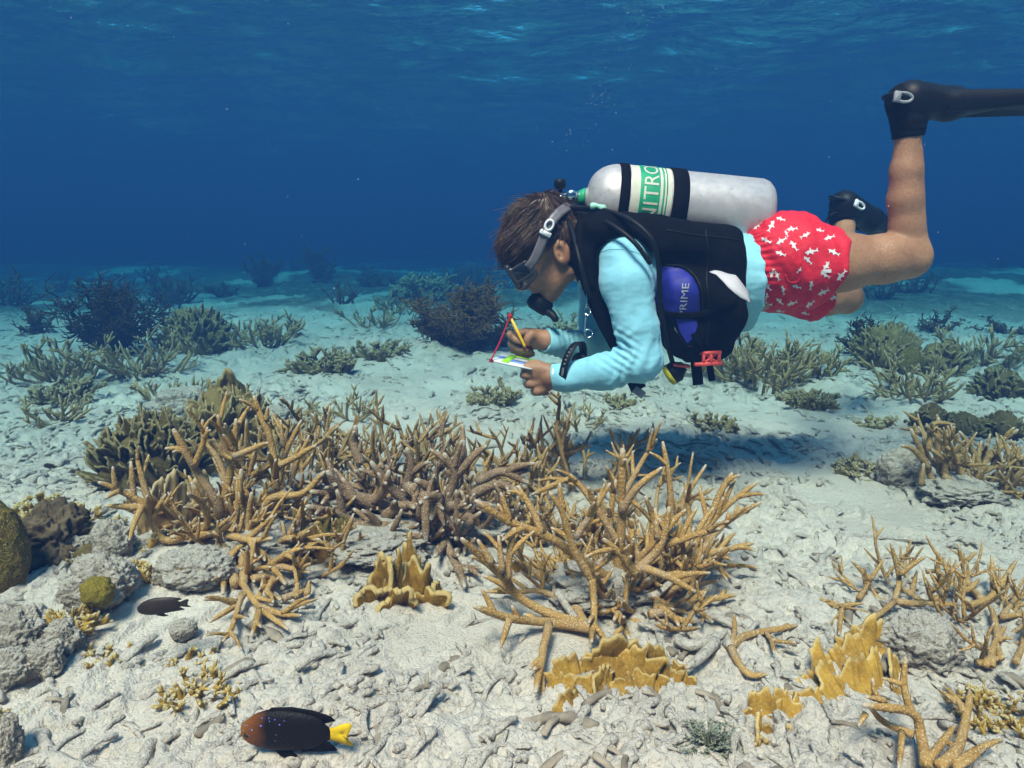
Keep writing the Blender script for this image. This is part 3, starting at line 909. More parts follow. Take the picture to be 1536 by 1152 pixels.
sharks = [(1136, 338, -.7, 8), (1157, 339, 2.1, 9), (1171, 328, .3, 7), (1188, 343, -.1, 8), (1149, 360, .5, 8), (1172, 361, -.5, 9), (1191, 368, 1.0, 9), (1208, 353, 2.7, 8),
          (1171, 380, .4, 8), (1141, 393, 1.3, 8), (1217, 377, -.2, 10), (1212, 390, .8, 8), (1244, 356, -.3, 8), (1251, 378, .5, 9), (1239, 400, 2.2, 9), (1262, 413, -.8, 10),
          (1166, 413, 1.2, 8), (1158, 410, -1.2, 7), (1238, 412, .6, 8), (1195, 430, .3, 7), (1217, 428, 1.8, 7), (1235, 438, -.4, 9), (1175, 435, 1.4, 7), (1150, 457, 0, 8),
          (1170, 452, .8, 7), (1188, 455, -.3, 8), (1215, 456, -.6, 8), (1170, 467, .2, 6), (1252, 446, -.3, 8), (1200, 405, 2.4, 6), (1152, 430, .9, 7), (1208, 470, .3, 6), (1140, 415, .7, 6), (1150, 445, 1.8, 6), (1180, 350, 1.2, 5), (1230, 345, .3, 6)]
for (cx, cy, an, s_) in sharks:
    d_ = decal(SHORTS_BVH, shark(cx, cy, an, s_ * 1.05), 0.7, 0.0012)
    if d_: link_mesh('fish_print', np_mesh('fish_print', *d_), M_WHITEPRINT, shorts)
d_ = decal(SHORTS_BVH, [(1235, 404), (1247, 404), (1247, 409), (1235, 409)], 1, 0.002)
if d_: link_mesh('sewn_tag', np_mesh('sewn_tag', *d_), M_WHITEPRINT, shorts)
mb = MB()
pts = [cast(SHORTS_BVH, *p) for p in spline(np.array([(1178, 412), (1181, 421), (1190, 424), (1199, 420), (1203, 408), (1200, 392)]), 5)]
pts = [p for p in pts if p is not None]
if len(pts) > 3: mb.tube(pts, 0.0022, 5); mb.build('pocket_edge', MATS['shorts_cloth'], shorts)

# ---- neoprene boots (worn, so part of the person)
def boot(name, chain, rads, top, topn):
    xs = np.array([tuple(p) for p in chain])
    S = SDF(xs.min(0) - 0.08, xs.max(0) + 0.08, 0.0035)
    S.chain(chain, rads, 0.02)
    S.localplane(top, topn, 0.10, 0.004)
    V, F = S.arrays(3)
    N = normals(V, F)
    V = V + N * (0.0012 * vnoise3(V[:, 0] * 30, V[:, 1] * 30, V[:, 2] * 110))[:, None]
    return link_mesh(name, np_mesh(name, V, F), M_NEO, person)
boot('boot', [Q(1362, 225, NL), Q(1363, 180, NL), Q(1356, 152, NL), Q(1420, 156, NL)], [0.0345, 0.0355, 0.037, 0.031], Q(1363, 207, NL), Vector((0.12, 0, -1)))
boot('boot', [Q(1266, 350, 0.445), Q(1266, 322, 0.465), Q(1300, 332, 0.52)], [0.040, 0.043, 0.038], Q(1266, 334, 0.455), Vector((0.05, -0.45, -1)))
# ================================================================ diving gear
# ---- buoyancy vest
S = SDF(Vector((0.02, 1.50, 0.22)), Vector((0.72, 2.10, 0.98)), 0.0036)
S.chain([Q(885, 375), Q(930, 385), Q(985, 405), Q(1050, 418), Q(1092, 418)], [0.088, 0.118, 0.126, 0.130, 0.128], 0.03, 1.30)
for s_ in (-1, 1):
    # bladder wing along the back, beside the cylinder
    S.chain([Q(905, 352, 0.13 * s_), Q(990, 362, 0.14 * s_), Q(1085, 372, 0.135 * s_)], [0.048, 0.056, 0.056], 0.03)
    # yoke over the shoulder and down to the chest
    S.chain([Q(888, 345, 0.10 * s_), Q(884, 390, 0.115 * s_), Q(890, 430, 0.115 * s_)], [0.036, 0.034, 0.028], 0.02)
    S.chain([Q(884, 335, 0.085 * s_), Q(884, 380, 0.125 * s_), Q(889, 425, 0.135 * s_)], [0.028, 0.030, 0.026], 0.02)
    S.chain([Q(905, 345, 0.135 * s_), Q(965, 352, 0.15 * s_)], [0.040, 0.045], 0.03)
    # hip lobes that hang down
    S.chain([Q(1022, 440, 0.165 * s_), Q(1030, 500, 0.15 * s_), Q(1040, 525, 0.12 * s_)], [0.060, 0.055, 0.035], 0.03)
    S.chain([Q(1082, 400, 0.150 * s_), Q(1082, 470, 0.165 * s_), Q(1070, 515, 0.13 * s_)], [0.058, 0.058, 0.045], 0.03)
S.box(Q(1055, 500), (0.085, 0.10, 0.055), 0.03, 0.04)
S.plane(Q(1117, 420, -0.16), Vector((1, 0, 0.0)), 0.02)
# arm hole: keeps the sleeve free
for s_ in (-1, 1):
    S.cone(Q(938, 392, 0.145 * s_), Q(950, 440, 0.22 * s_), 0.075, 0.080, 0.02, op='c')
    S.cone(Q(950, 440, 0.22 * s_), Q(960, 530, 0.22 * s_), 0.080, 0.07, 0.02, op='c')
V, F = S.arrays(1)
N = normals(V, F)
V = V + N * (0.006 * vnoise3(V[:, 0] * 16 + V[:, 2] * 8, V[:, 1] * 10, V[:, 2] * 20) + 0.0025 * vnoise3(V[:, 0] * 50, V[:, 1] * 30, V[:, 2] * 45))[:, None]
vest = empty('buoyancy_vest', tuple(Q(1040, 430)), 'black scuba vest with a blue side pocket worn by the diver', 'vest')
link_mesh('bladder', np_mesh('bladder', V, F), M_BLACK, vest)
VEST_BVH = bvh_of(V, F)
def patch(name, poly, mat, parent, off=0.003, th=0.003, step=1.3, bvh=None, sm=2):
    d_ = decal(bvh or VEST_BVH, poly, step, off)
    if not d_: print('no patch', name); return None
    V_, F_ = d_
    V_ = smooth_patch(V_, F_, sm)
    if th: V_, F_ = solidify(V_, F_, th)
    return link_mesh(name, np_mesh(name, V_, F_), mat, parent)
pocket = patch('pocket', spline(np.array([(984, 400), (1000, 400), (1020, 402), (1034, 410), (1044, 423), (1049, 440), (1050, 468), (1046, 472), (1020, 472), (984, 468), (982, 430)]), 5), M_BLUE, vest, 0.006, 0.006)
patch('lower_pocket', spline(np.array([(1012, 478), (1044, 480), (1044, 500), (1036, 512), (1030, 515), (1020, 500)]), 5), M_BLUE, vest, 0.006, 0.006)
# lettering on the pocket
def text_poly(body, size=1.0):
    cu = bpy.data.curves.new('txt', 'FONT'); cu.body = body; cu.size = size; cu.resolution_u = 3
    cu.fill_mode = 'FRONT'
    o = bpy.data.objects.new('txt', cu); COL.objects.link(o)
    dg = bpy.context.evaluated_depsgraph_get()
    me_ = bpy.data.meshes.new_from_object(o.evaluated_get(dg))
    bm = bmesh.new(); bm.from_mesh(me_)
    bmesh.ops.triangulate(bm, faces=bm.faces[:])
    for _ in range(2):
        lng = [e for e in bm.edges if e.calc_length() > 0.12 * size]
        if lng: bmesh.ops.subdivide_edges(bm, edges=lng, cuts=1); bmesh.ops.triangulate(bm, faces=bm.faces[:])
    Vt = np.array([tuple(v.co) for v in bm.verts]); Ft = [tuple(v.index for v in f.verts) for f in bm.faces]
    bm.free(); bpy.data.objects.remove(o); bpy.data.curves.remove(cu); bpy.data.meshes.remove(me_)
    return Vt, Ft
Vt, Ft = text_poly('PRIME')
w_ = Vt[:, 0].max()
pv_ = []
for x, y, _ in Vt:
    a_ = x / w_
    # runs upward, letters facing left to right with the photograph's slight slant
    px = 1031 - y / 0.72 * 11 + a_ * 0 + 0 + (a_ - 0.5) * 6
    py = 476 - a_ * 51
    d = ray(px, py).normalized(); h = VEST_BVH.ray_cast(CAMP, d)
    pv_.append(tuple((h[0] if h[0] else P(px, py, D - 0.2)) - d * 0.0075))
me = bpy.data.meshes.new('lettering'); me.from_pydata(pv_, [], Ft); me.update()
link_mesh('lettering', me, M_GREYPL, pocket, smooth=False)
# webbing straps cast on the vest
def strap(name, line, w, mat, parent, bvh=None, off=0.004, th=0.003):
    pts = spline(np.array(line, float), 6); pts = np.array(pts)
    tn = np.gradient(pts, axis=0); tn /= np.linalg.norm(tn, axis=1)[:, None]
    nn = np.stack([-tn[:, 1], tn[:, 0]], -1)
    rows = []
    for k in range(-2, 3):
        r = []
        for p, n_ in zip(pts, nn):
            q = p + n_ * w * k / 4
            d = ray(*q).normalized(); h = (bvh or VEST_BVH).ray_cast(CAMP, d)
            r.append(np.array(h[0] - d * off) if h[0] else None)
        rows.append(r)
    for r in rows:   # fill misses from neighbours
        good = [i for i, v in enumerate(r) if v is not None]
        if not good: return None
        for i in range(len(r)):
            if r[i] is None:
                g_ = min(good, key=lambda q: abs(q - i)); Yd = r[g_][1]
                q = pts[i] + nn[i] * w * (rows.index(r) - 2) / 4 if False else pts[i]
                r[i] = np.array(P(q[0], q[1], Yd))
    V_ = np.array(rows).reshape(-1, 3); F_ = grid_faces(5, len(pts))
    if normals(V_, F_)[:, 1].mean() > 0: F_ = F_[:, ::-1]
    V_, F_ = solidify(V_, F_, th)
    return link_mesh(name, np_mesh(name, V_, F_), mat, parent)
strap('waist_strap', [(986, 470), (1020, 474), (1050, 471), (1080, 462), (1105, 448)], 9, M_BLACK, vest, off=0.012)
strap('side_strap', [(1040, 500), (1052, 520), (1060, 535)], 9, M_BLACK, vest, off=0.008)
# shoulder strap in front of the chest, running down to the dangling end
def ribbon(name, pts, w, th, mat, parent, side=None):
    pts = np.array(spline(np.array([tuple(p) for p in pts]), 6))
    tn = np.gradient(pts, axis=0); tn /= np.linalg.norm(tn, axis=1)[:, None]
    sd_ = np.cross(tn, np.array([0, -1.0, 0])) if side is None else np.tile(np.array(side, float), (len(pts), 1))
    sd_ /= np.linalg.norm(sd_, axis=1)[:, None]
    V_ = np.stack([pts + sd_ * w * k for k in (-0.5, -0.17, 0.17, 0.5)], 0).reshape(-1, 3)
    V_, F_ = solidify(V_, grid_faces(4, len(pts)), th)
    return link_mesh(name, np_mesh(name, V_, F_), mat, parent)
ribbon('shoulder_strap', [Q(878, 330, -0.125), Q(876, 380, -0.150), Q(886, 430, -0.150), Q(905, 478, -0.145), Q(922, 510, -0.14), Q(940, 545, -0.135), Q(958, 584, -0.13)], 0.040, 0.004, M_BLACK, vest)
ribbon('shoulder_strap', [Q(890, 335, 0.125), Q(878, 380, 0.150), Q(886, 440, 0.150), Q(905, 490, 0.145), Q(935, 530, 0.13)], 0.030, 0.004, M_BLACK, vest)
V_, F_ = box_arrays(Q(958, 588, -0.13), Vector((0.82, 0, -0.57)), Vector((0, 1, 0)), Vector((0.57, 0, 0.82)), 0.016, 0.005, 0.010)
link_mesh('strap_end', np_mesh('strap_end', V_, F_), M_GREYPL, vest, False)
ribbon('hanging_strap', [Q(1040, 520, -0.145), Q(1044, 548, -0.150), Q(1047, 577, -0.150)], 0.026, 0.004, M_BLACK, vest)
ribbon('hanging_strap', [Q(1064, 545, -0.150), Q(1066, 560, -0.150), Q(1068, 571, -0.150)], 0.016, 0.004, M_BLACK, vest)
# coral red pinch buckle: frame, two prongs and cross bars
mb = MB()
BK = Q(1066, 537, -0.19); ux = Vector((1, 0, 0.05)); uz = Vector((-0.05, 0, 1)); uy = Vector((0, 1, 0))
for (cx, cz, hx, hz) in ((0, 0.013, 0.026, 0.004), (-0.006, -0.014, 0.034, 0.0045), (-0.018, 0.0, 0.0035, 0.012), (0.020, 0.0, 0.0035, 0.012), (0.0, 0.0, 0.0035, 0.012)):
    mb.add(*box_arrays(BK + ux * cx + uz * cz, ux, uy, uz, hx, 0.006, hz, 0.3))
mb.tube([BK + ux * -0.018 + uz * 0.012, BK + ux * 0.018 + uz * -0.012], 0.0028, 6).tube([BK + ux * 0.018 + uz * 0.012, BK + ux * -0.018 + uz * -0.012], 0.0028, 6)
mb.build('buckle', M_ORANGE, vest, False)
mb = MB(); mb.add(*box_arrays(Q(1022, 548, -0.155), Vector((1, 0, -0.12)), uy, Vector((0.12, 0, 1)), 0.020, 0.008, 0.004, 0.3)); mb.build('buckle_tongue', M_ORANGE, vest, False)
# octopus mouthpiece with its yellow cover hanging under the vest
OC = Q(1012, 558, -0.13)
octo = MB(); octo.add(*lathe([(-.018, .0005), (-.018, .020), (-.010, .027), (.006, .028), (.014, .022), (.022, .016), (.028, .013), (.028, .0005)], OC, Vector((0.75, -0.15, 0.55)), 24))
o_ = octo.build('spare_regulator', M_RUBBER, vest)
octo = MB(); octo.add(*lathe([(-.024, .0005), (-.024, .016), (-.021, .025), (-.014, .0285), (-.009, .0285), (-.009, .027)], OC, Vector((0.75, -0.15, 0.55)), 24))
octo.build('cover', M_YELLOW, o_)
# piping
for line in ([(984, 398), (1004, 397), (1024, 400), (1038, 409), (1048, 423), (1053, 442), (1054, 470)], [(1058, 345), (1062, 380), (1060, 420), (1064, 470), (1060, 515)], [(1000, 345), (1040, 352), (1080, 356), (1108, 360)], [(1008, 478), (1016, 496), (1027, 517), (1038, 520)]):
    pts = [cast(VEST_BVH, *p, 0.001) for p in spline(np.array(line, float), 6)]
    pts = [p for p in pts if p is not None]
    if len(pts) > 4: MB().tube(pts, 0.0024, 6).build('piping', M_RUBBER, vest)
# collar tubes and clips
mb = MB().tube(spline([Q(881, 432, -0.16), Q(880, 450, -0.165), Q(879, 462, -0.165)], 4), 0.0025, 6)
ring = [Q(881 + 5 * math.cos(a_), 467 + 6 * math.sin(a_), -0.165) for a_ in np.linspace(0, 6.283, 14)]
mb.tube(ring, 0.0016, 6)
mb.tube(spline([Q(879, 470, -0.165), Q(878, 485, -0.165), Q(877, 498, -0.165)], 3), 0.0026, 6)
ring = [Q(883 + 6 * math.cos(a_), 500 + 6 * math.sin(a_), -0.165) for a_ in np.linspace(0, 6.283, 14)]
mb.tube(ring, 0.0017, 6)
mb.build('snap_clip', M_METAL, vest)
patch('logo_mark', [(1011, 490), (1014, 492), (1018, 499), (1015, 499), (1012, 494)], M_GREYPL, vest, 0.003, 0, 0.8)

# ---- white folded sheet tucked under the vest
mb = MB()
top = [(1064, 408), (1072, 406), (1080, 407), (1092, 411), (1103, 413), (1109, 420), (1121, 436), (1127, 454)]
bot = [(1065, 409), (1074, 412), (1083, 421), (1092, 431), (1101, 439), (1110, 446), (1118, 450), (1126, 455)]
dep = [-0.245, -0.26, -0.27, -0.28, -0.285, -0.285, -0.28, -0.275]
rows = []
for f_ in (0, 0.33, 0.66, 1.0):
    rows.append([tuple(P(a_[0] * (1 - f_) + b_[0] * f_, a_[1] * (1 - f_) + b_[1] * f_, D + z_ + -0.012 * f_ * (1 - f_) * (1 if i % 2 else 0.6) - 0.03 * f_)) for i, (a_, b_, z_) in enumerate(zip(top, bot, dep))])
V_ = np.array(rows).reshape(-1, 3); V_, F_ = solidify(V_, grid_faces(4, 8), 0.0012)
sheet = link_mesh('slate_paper', np_mesh('slate_paper', V_, F_), plain('white_paper', (0.55, 0.52, 0.54), 0.8, 0.2, bump=0.3, scale=60))
tag(sheet, 'folded white waterproof paper tucked at the waist of the black vest', 'paper')

# ---- scuba cylinder
TA, TB = Q(868, 296), Q(1150, 324)
tax = (TB - TA).normalized(); TL = (TB - TA).length; TR = 0.092
tank = empty('scuba_cylinder', tuple(TA), 'silver aluminium scuba cylinder with a green band on the diver\'s back', 'cylinder')
t = NT('brushed_aluminium'); c = t.coord()
n_ = t.noise(c, 60, 5, 0.7); sc_ = t.ramp(t.noise(c, 25, 6, 0.75), [(0.60, 0.0), (0.68, 1.0)])
col = t.mix(sc_, t.ramp(n_, [(0.3, (0.50, 0.46, 0.45)), (0.7, (0.60, 0.555, 0.545))]), (0.28, 0.28, 0.29))
t.bsdf(col, t.ramp(n_, [(0.3, 0.34), (0.7, 0.5)]), 0.5, 0.4, t.bump(t.noise(c, 300, 3), 0.06, 0.002))
prof = [(0.0, 0.018), (0.010, 0.020), (0.022, 0.028)]
for k in range(1, 13):
    a_ = k / 12 * math.pi / 2
    prof.append((0.022 + 0.078 * (1 - math.cos(a_)), 0.028 + (TR - 0.028) * math.sin(a_)))
prof += [(0.2, TR), (0.3, TR), (0.4, TR), (TL - 0.030, TR), (TL - 0.016, TR - 0.004), (TL - 0.006, TR - 0.013), (TL, TR - 0.028), (TL, 0.03), (TL - 0.004, 0.001)]
mb = MB(); mb.add(*lathe(prof, TA, tax, 72)); mb.build('tank_shell', MATS['brushed_aluminium'], tank)
def band(name, d0, d1, r0, r1, mat, parent=tank, seg=72):
    m_ = MB(); m_.add(*lathe([(d0, TR - 0.002), (d0, r0), (d0 + 0.002, r1), (d1 - 0.002, r1), (d1, r0), (d1, TR - 0.002)], TA, tax, seg)); return m_.build(name, mat, parent)
mpp = TL / (1150 - 868)
dd = lambda px: (px - 868) * mpp
band('cam_band', dd(921), dd(935), TR + 0.002, TR + 0.0035, M_BLACK)
band('cam_band', dd(996), dd(1019), TR + 0.002, TR + 0.0045, M_BLACK)
# printed wrap: cream ground, green stripe, lettering round the shell
lab = band('label', dd(936.5), dd(995), TR + 0.0006, TR + 0.0008, M_CREAM)
band('label_stripe', dd(949), dd(977), TR + 0.0014, TR + 0.0016, M_GREEN, lab)
band('label_line', dd(981), dd(983.5), TR + 0.0014, TR + 0.0016, M_GREEN, lab)
band('label_line', dd(986), dd(987.5), TR + 0.0014, TR + 0.0016, M_GREEN, lab)
Vt, Ft = text_poly('NITROX')
w_ = Vt[:, 0].max(); h_ = 0.72
ua = Vector((0, -1, 0)); va = tax.cross(ua).normalized()
if va.z < 0: va = -va
pv_ = []
for x, y, _ in Vt:
    # letters stand on the stripe, read upward round the shell on the camera side
    a_ = -0.62 + (x / w_) * 2.35
    d0 = dd(974.5) - (y / h_) * dd(868 + 21.5)
    rr = TR + 0.0024
    pv_.append(tuple(TA + tax * d0 + ua * (rr * math.cos(a_)) + va * (rr * math.sin(a_))))
me = bpy.data.meshes.new('lettering'); me.from_pydata(pv_, [], [f[::-1] for f in Ft]); me.update()
link_mesh('lettering', me, M_CREAM, lab, smooth=False)
# neck ring, valve, pillar and knobs
mb = MB(); mb.add(*lathe([(-0.002, .001), (-0.002, .017), (0.006, .021), (0.014, .026), (0.014, .0205)], TA, tax, 24)); mb.build('neck_ring', M_GREEN, tank)
mb = MB(); mb.add(*lathe([(-0.040, .001), (-0.040, .009), (-0.034, .012), (-0.024, .013), (-0.02, .016), (-0.006, .016), (0.0, .013), (0.004, .013)], TA, tax, 20))
mb.add(*lathe([(-.022, .001), (-.022, .009), (-.014, .011), (.016, .011), (.022, .009), (.022, .001)], TA - tax * 0.022, Vector((0, 1, 0.1)), 18))
mb.build('valve', M_METAL, tank)
mb = MB(); mb.add(*lathe([(0, .001), (0, .013), (.004, .015), (.014, .014), (.018, .011), (.018, .001)], TA - tax * 0.022 + Vector((0, -0.03, 0)), Vector((0, -1, 0)), 14)); mb.build('valve_knob', M_METAL, tank)

# ---- regulator: first stage on the valve, hoses, mouthpiece
reg = empty('regulator', tuple(Q(841, 305)), 'black breathing regulator in the diver\'s mouth with hoses to the cylinder valve', 'regulator')
dn = Vector((0.06, 0, -1))
FS = Q(841, 299)
mb = MB(); mb.add(*lathe([(-.026, .001), (-.026, .006), (-.014, .007), (-.014, .0135), (.012, .0145), (.018, .012), (.024, .012), (.024, .001)], FS, dn, 20)); mb.build('yoke', M_METAL, reg)
mb = MB(); mb.add(*lathe([(-.050, .001), (-.050, .012), (-.046, .015), (-.034, .0155), (-.030, .013), (-.026, .013), (-.026, .001)], FS, dn, 16)); mb.build('yoke_knob', M_RUBBER, reg)
mb = MB(); mb.add(*lathe([(.022, .001), (.022, .019), (.030, .020), (.036, .015), (.036, .001)], FS, dn, 20)); mb.build('first_stage', M_RUBBER, reg)
mb = MB(); mb.add(*lathe([(.036, .001), (.036, .010), (.066, .0095), (.070, .006), (.070, .001)], FS + Vector((0.012, -0.02, 0)), dn, 18)); mb.build('turret', M_METAL, reg)
mb = MB(); mb.add(*lathe([(-.008, .001), (-.008, .006), (.006, .006), (.006, .001)], FS + Vector((-0.010, -0.012, -0.010)), Vector((-0.3, -1, 0)), 12)); mb.build('port_plug', M_ORANGE, reg)
def hose(pts, r=0.0062): return MB().tube(spline([Q(*p) for p in pts], 8), r, 10).build('hose', M_RUBBER, reg)
hose([(846, 312, -0.02), (866, 312, -0.07), (900, 314, -0.12), (945, 330, -0.205), (978, 360, -0.24), (988, 400, -0.235), (990, 450, -0.22), (1000, 510, -0.19), (1010, 548, -0.14)])
hose([(845, 318, -0.02), (858, 345, -0.10), (868, 385, -0.165), (878, 425, -0.175), (885, 445, -0.17)])
hose([(842, 322, 0.02), (850, 360, 0.12), (846, 405, 0.13), (836, 428, 0.11), (826, 442, 0.07), (814, 452, 0.03)])
hose([(846, 316, -0.02), (880, 322, -0.10), (915, 336, -0.19), (950, 362, -0.235), (975, 395, -0.245)], 0.0055)
hose([(848, 309, 0.0), (872, 312, -0.05), (890, 318, -0.09), (905, 330, -0.16)], 0.007)
mb = MB().tube(spline([Q(886, 310, -0.115), Q(896, 309, -0.12), Q(906, 313, -0.125)], 4), [0.0075 + 0.002 * math.sin(i) for i in range(9)], 10); mb.build('hose_sleeve', M_MINT, reg)
MO = hd(0.112, -0.060)
rax = (Q(806, 462) - Q(822, 436)).normalized()
mouth = Q(820, 440)
mb = MB(); mb.add(*lathe([(-.006, .001), (-.006, .016), (.004, .018), (.012, .026), (.020, .033), (.036, .036), (.048, .034), (.053, .028), (.054, .012), (.055, .001)], mouth, rax, 28))
mb.tube([mouth + rax * 0.030 + Vector((0, 0.02, 0)), mouth + rax * 0.030 + Vector((0.0, 0.055, -0.004))], 0.012, 12)
ms = mb.build('mouthpiece', M_RUBBER, reg)
mb = MB(); mb.add(*lathe([(.0525, .027), (.0555, .025), (.0560, .018), (.0560, .0165), (.0535, .016)], mouth, rax, 28)); mb.build('purge_ring', M_RUBBER, ms)
for s_ in (-1, 1):
    mb = MB()
    mb.tube(spline([mouth + rax * 0.040 + Vector((0.02, 0.02 * s_, -0.012)), mouth + rax * 0.034 + Vector((0.032, 0.034 * s_, -0.026)), mouth + rax * 0.026 + Vector((0.036, 0.040 * s_, -0.044))], 4), 0.010, 10)
    mb.build('exhaust_tube', M_RUBBER, ms)

# ---- mask
mask = empty('dive_mask', tuple(hd(0.11, 0.01)), 'black lensed diving mask with a clear skirt on the diver\'s face', 'mask')
S = SDF(hd(0.11, 0.0) - Vector((0.10, 0.12, 0.10)), hd(0.11, 0.0) + Vector((0.10, 0.12, 0.10)), 0.003)
S.box(hd(0.094, 0.006), (0.030, 0.032, 0.068), 0.022, 0.01, HAX)
S.ell(hd(0.118, -0.018), (0.028, 0.020, 0.024), 0.015, HAX)
V, F = S.arrays(1); link_mesh('skirt', np_mesh('skirt', V, F), plain('clear_skirt', (0.17, 0.13, 0.12), 0.25, 0.5), mask)
S = SDF(hd(0.13, 0.01) - Vector((0.09, 0.12, 0.09)), hd(0.13, 0.01) + Vector((0.09, 0.12, 0.09)), 0.0028)
S.box(hd(0.133, 0.012), (0.008, 0.036, 0.077), 0.007, 0.004, HAX)
for s_ in (-1, 1):
    S.box(hd(0.139, 0.014, 0.038 * s_), (0.012, 0.026, 0.031), 0.008, 0.003, HAX, op='c')
    S.box(hd(0.108, 0.012, 0.073 * s_), (0.027, 0.022, 0.006), 0.005, 0.004, HAX)
    S.box(hd(0.108, 0.013, 0.082 * s_), (0.019, 0.015, 0.007), 0.004, 0.002, HAX, op='c')
S.ell(hd(0.142, -0.028), (0.03, 0.018, 0.018), 0.004, HAX, op='c')
V, F = S.arrays(1); fr_ = link_mesh('frame', np_mesh('frame', V, F), plain('smoke_frame', (0.03, 0.03, 0.034), 0.3, 0.4), mask)
for s_ in (-1, 1):
    mb = MB(); mb.add(*box_arrays(hd(0.134, 0.014, 0.038 * s_), HF, HU, HS, 0.004, 0.026, 0.031, 0.2)); mb.build('lens', M_LENS, fr_, False)
    mb = MB(); mb.add(*box_arrays(hd(0.108, 0.013, 0.0762 * s_), HF, HU, HS, 0.019, 0.016, 0.002, 0.3)); mb.build('side_window', M_LENS, fr_, False)
HEAD_BVH = BODY_BVH
ang = np.linspace(0.05, 1.0, 20)
st = []
for s_ in (-1, 1):
    line = [hd(0.088, 0.012, 0.076 * s_), hd(0.060, 0.024, 0.086 * s_), hd(0.020, 0.052, 0.092 * s_), hd(-0.020, 0.078, 0.090 * s_), hd(-0.060, 0.088, 0.070 * s_), hd(-0.094, 0.086, 0.030 * s_), hd(-0.100, 0.085, 0)]
    pts = np.array(spline(line, 5)); tn = np.gradient(pts, axis=0); tn /= np.linalg.norm(tn, axis=1)[:, None]
    ctr = np.array(hd(-0.0, 0.055)); nr = pts - ctr; nr -= tn * (nr * tn).sum(1)[:, None]; nr /= np.linalg.norm(nr, axis=1)[:, None]
    wd = np.cross(tn, nr)
    V_ = np.stack([pts + wd * k * 0.024 for k in (-0.5, -0.2, 0.2, 0.5)], 0).reshape(-1, 3)
    V_, F_ = solidify(V_, grid_faces(4, len(pts)), 0.003)
    sp_ = link_mesh('strap', np_mesh('strap', V_, F_), M_SKIRT, mask)
    mb = MB()
    c0 = hd(-0.002, 0.068, 0.098 * s_); f2 = (HF * 0.84 - HU * 0.54).normalized(); u2 = (HU * 0.84 + HF * 0.54).normalized()
    ringp = [c0 - f2 * 0.012 + f2 * 0.013 * math.cos(a_) + u2 * 0.010 * math.sin(a_) for a_ in np.linspace(0, 6.283, 14)]
    mb.tube(ringp, 0.0032, 8, cap=False)
    mb.add(*box_arrays(c0 + f2 * 0.010, f2, u2, HS, 0.006, 0.015, 0.004, 0.4))
    mb.build('buckle', M_WHITEPL, sp_)

# ---- wrist computer strap on the near wrist
watch = empty('wrist_gauge', tuple(Q(852, 565, -0.158)), 'black wide wrist strap with a dive computer over the light blue cuff', 'watch')
fdir = (Q(832, 566, -0.145) - Q(890, 559, -0.18)).normalized()
cen = Q(857, 562, -0.160)
fdir = (fdir + Vector((0, 0.45, 0))).normalized()
u0 = Vector((0, -1, 0)); u0 = (u0 - fdir * u0.dot(fdir)).normalized(); v0 = fdir.cross(u0).normalized()
if v0.z < 0: v0 = -v0
v0 = (v0 + Vector((0.36, 0.0, 0))).normalized()
def wring(rx, rz, wdt, th, a0=0, a1=6.2832, n=40, sh=0.0):
    pts = []
    for a_ in np.linspace(a0, a1, n):
        pts.append(cen + u0 * (rx * math.cos(a_)) + v0 * (rz * math.sin(a_) + sh))
    pts = np.array([tuple(p) for p in pts]); f_ = np.array(fdir)
    V_ = np.stack([pts + f_ * wdt * k for k in (-0.5, 0.5)], 0).reshape(-1, 3)
    nrm = pts - np.array(cen); nrm /= np.linalg.norm(nrm, axis=1)[:, None]
    inner_ = V_ - np.vstack([nrm, nrm]) * th
    m = len(pts); V2 = np.vstack([V_, inner_])
    j = np.arange(m - 1)
    F2 = np.vstack([np.stack([j, j + 1, m + j + 1, m + j], -1), np.stack([2 * m + j, 3 * m + j, 3 * m + j + 1, 2 * m + j + 1], -1),
                    np.stack([j, 2 * m + j, 2 * m + j + 1, j + 1], -1), np.stack([m + j, m + j + 1, 3 * m + j + 1, 3 * m + j], -1)])
    return V2, F2
mb = MB(); mb.add(*wring(0.043, 0.060, 0.022, 0.004, sh=0.024)); mb.build('strap', M_RUBBER, watch)
mb = MB(); mb.add(*wring(0.0445, 0.0615, 0.006, 0.004, -0.25, 0.10, 8, sh=0.024)); mb.build('keeper', M_METAL, watch)
for a_ in (0.25, 0.42, 0.59, 0.76, 0.93):
    p_ = cen + u0 * (0.0432 * math.cos(a_)) + v0 * (0.0602 * math.sin(a_) + 0.024)
    mb = MB(); nn_ = (p_ - cen).normalized(); mb.add(*lathe([(0, .001), (0, .0022), (.0006, .0022), (.0006, .001)], p_, nn_, 8)); mb.build('strap_hole', M_GREYPL, watch)
mb = MB(); mb.add(*lathe([(0, .001), (0, .024), (.010, .025), (.016, .022), (.017, .001)], cen + u0 * -0.030 + v0 * 0.022, (u0 * -0.9 + v0 * 0.35), 24)); mb.build('gauge_case', M_RUBBER, watch)

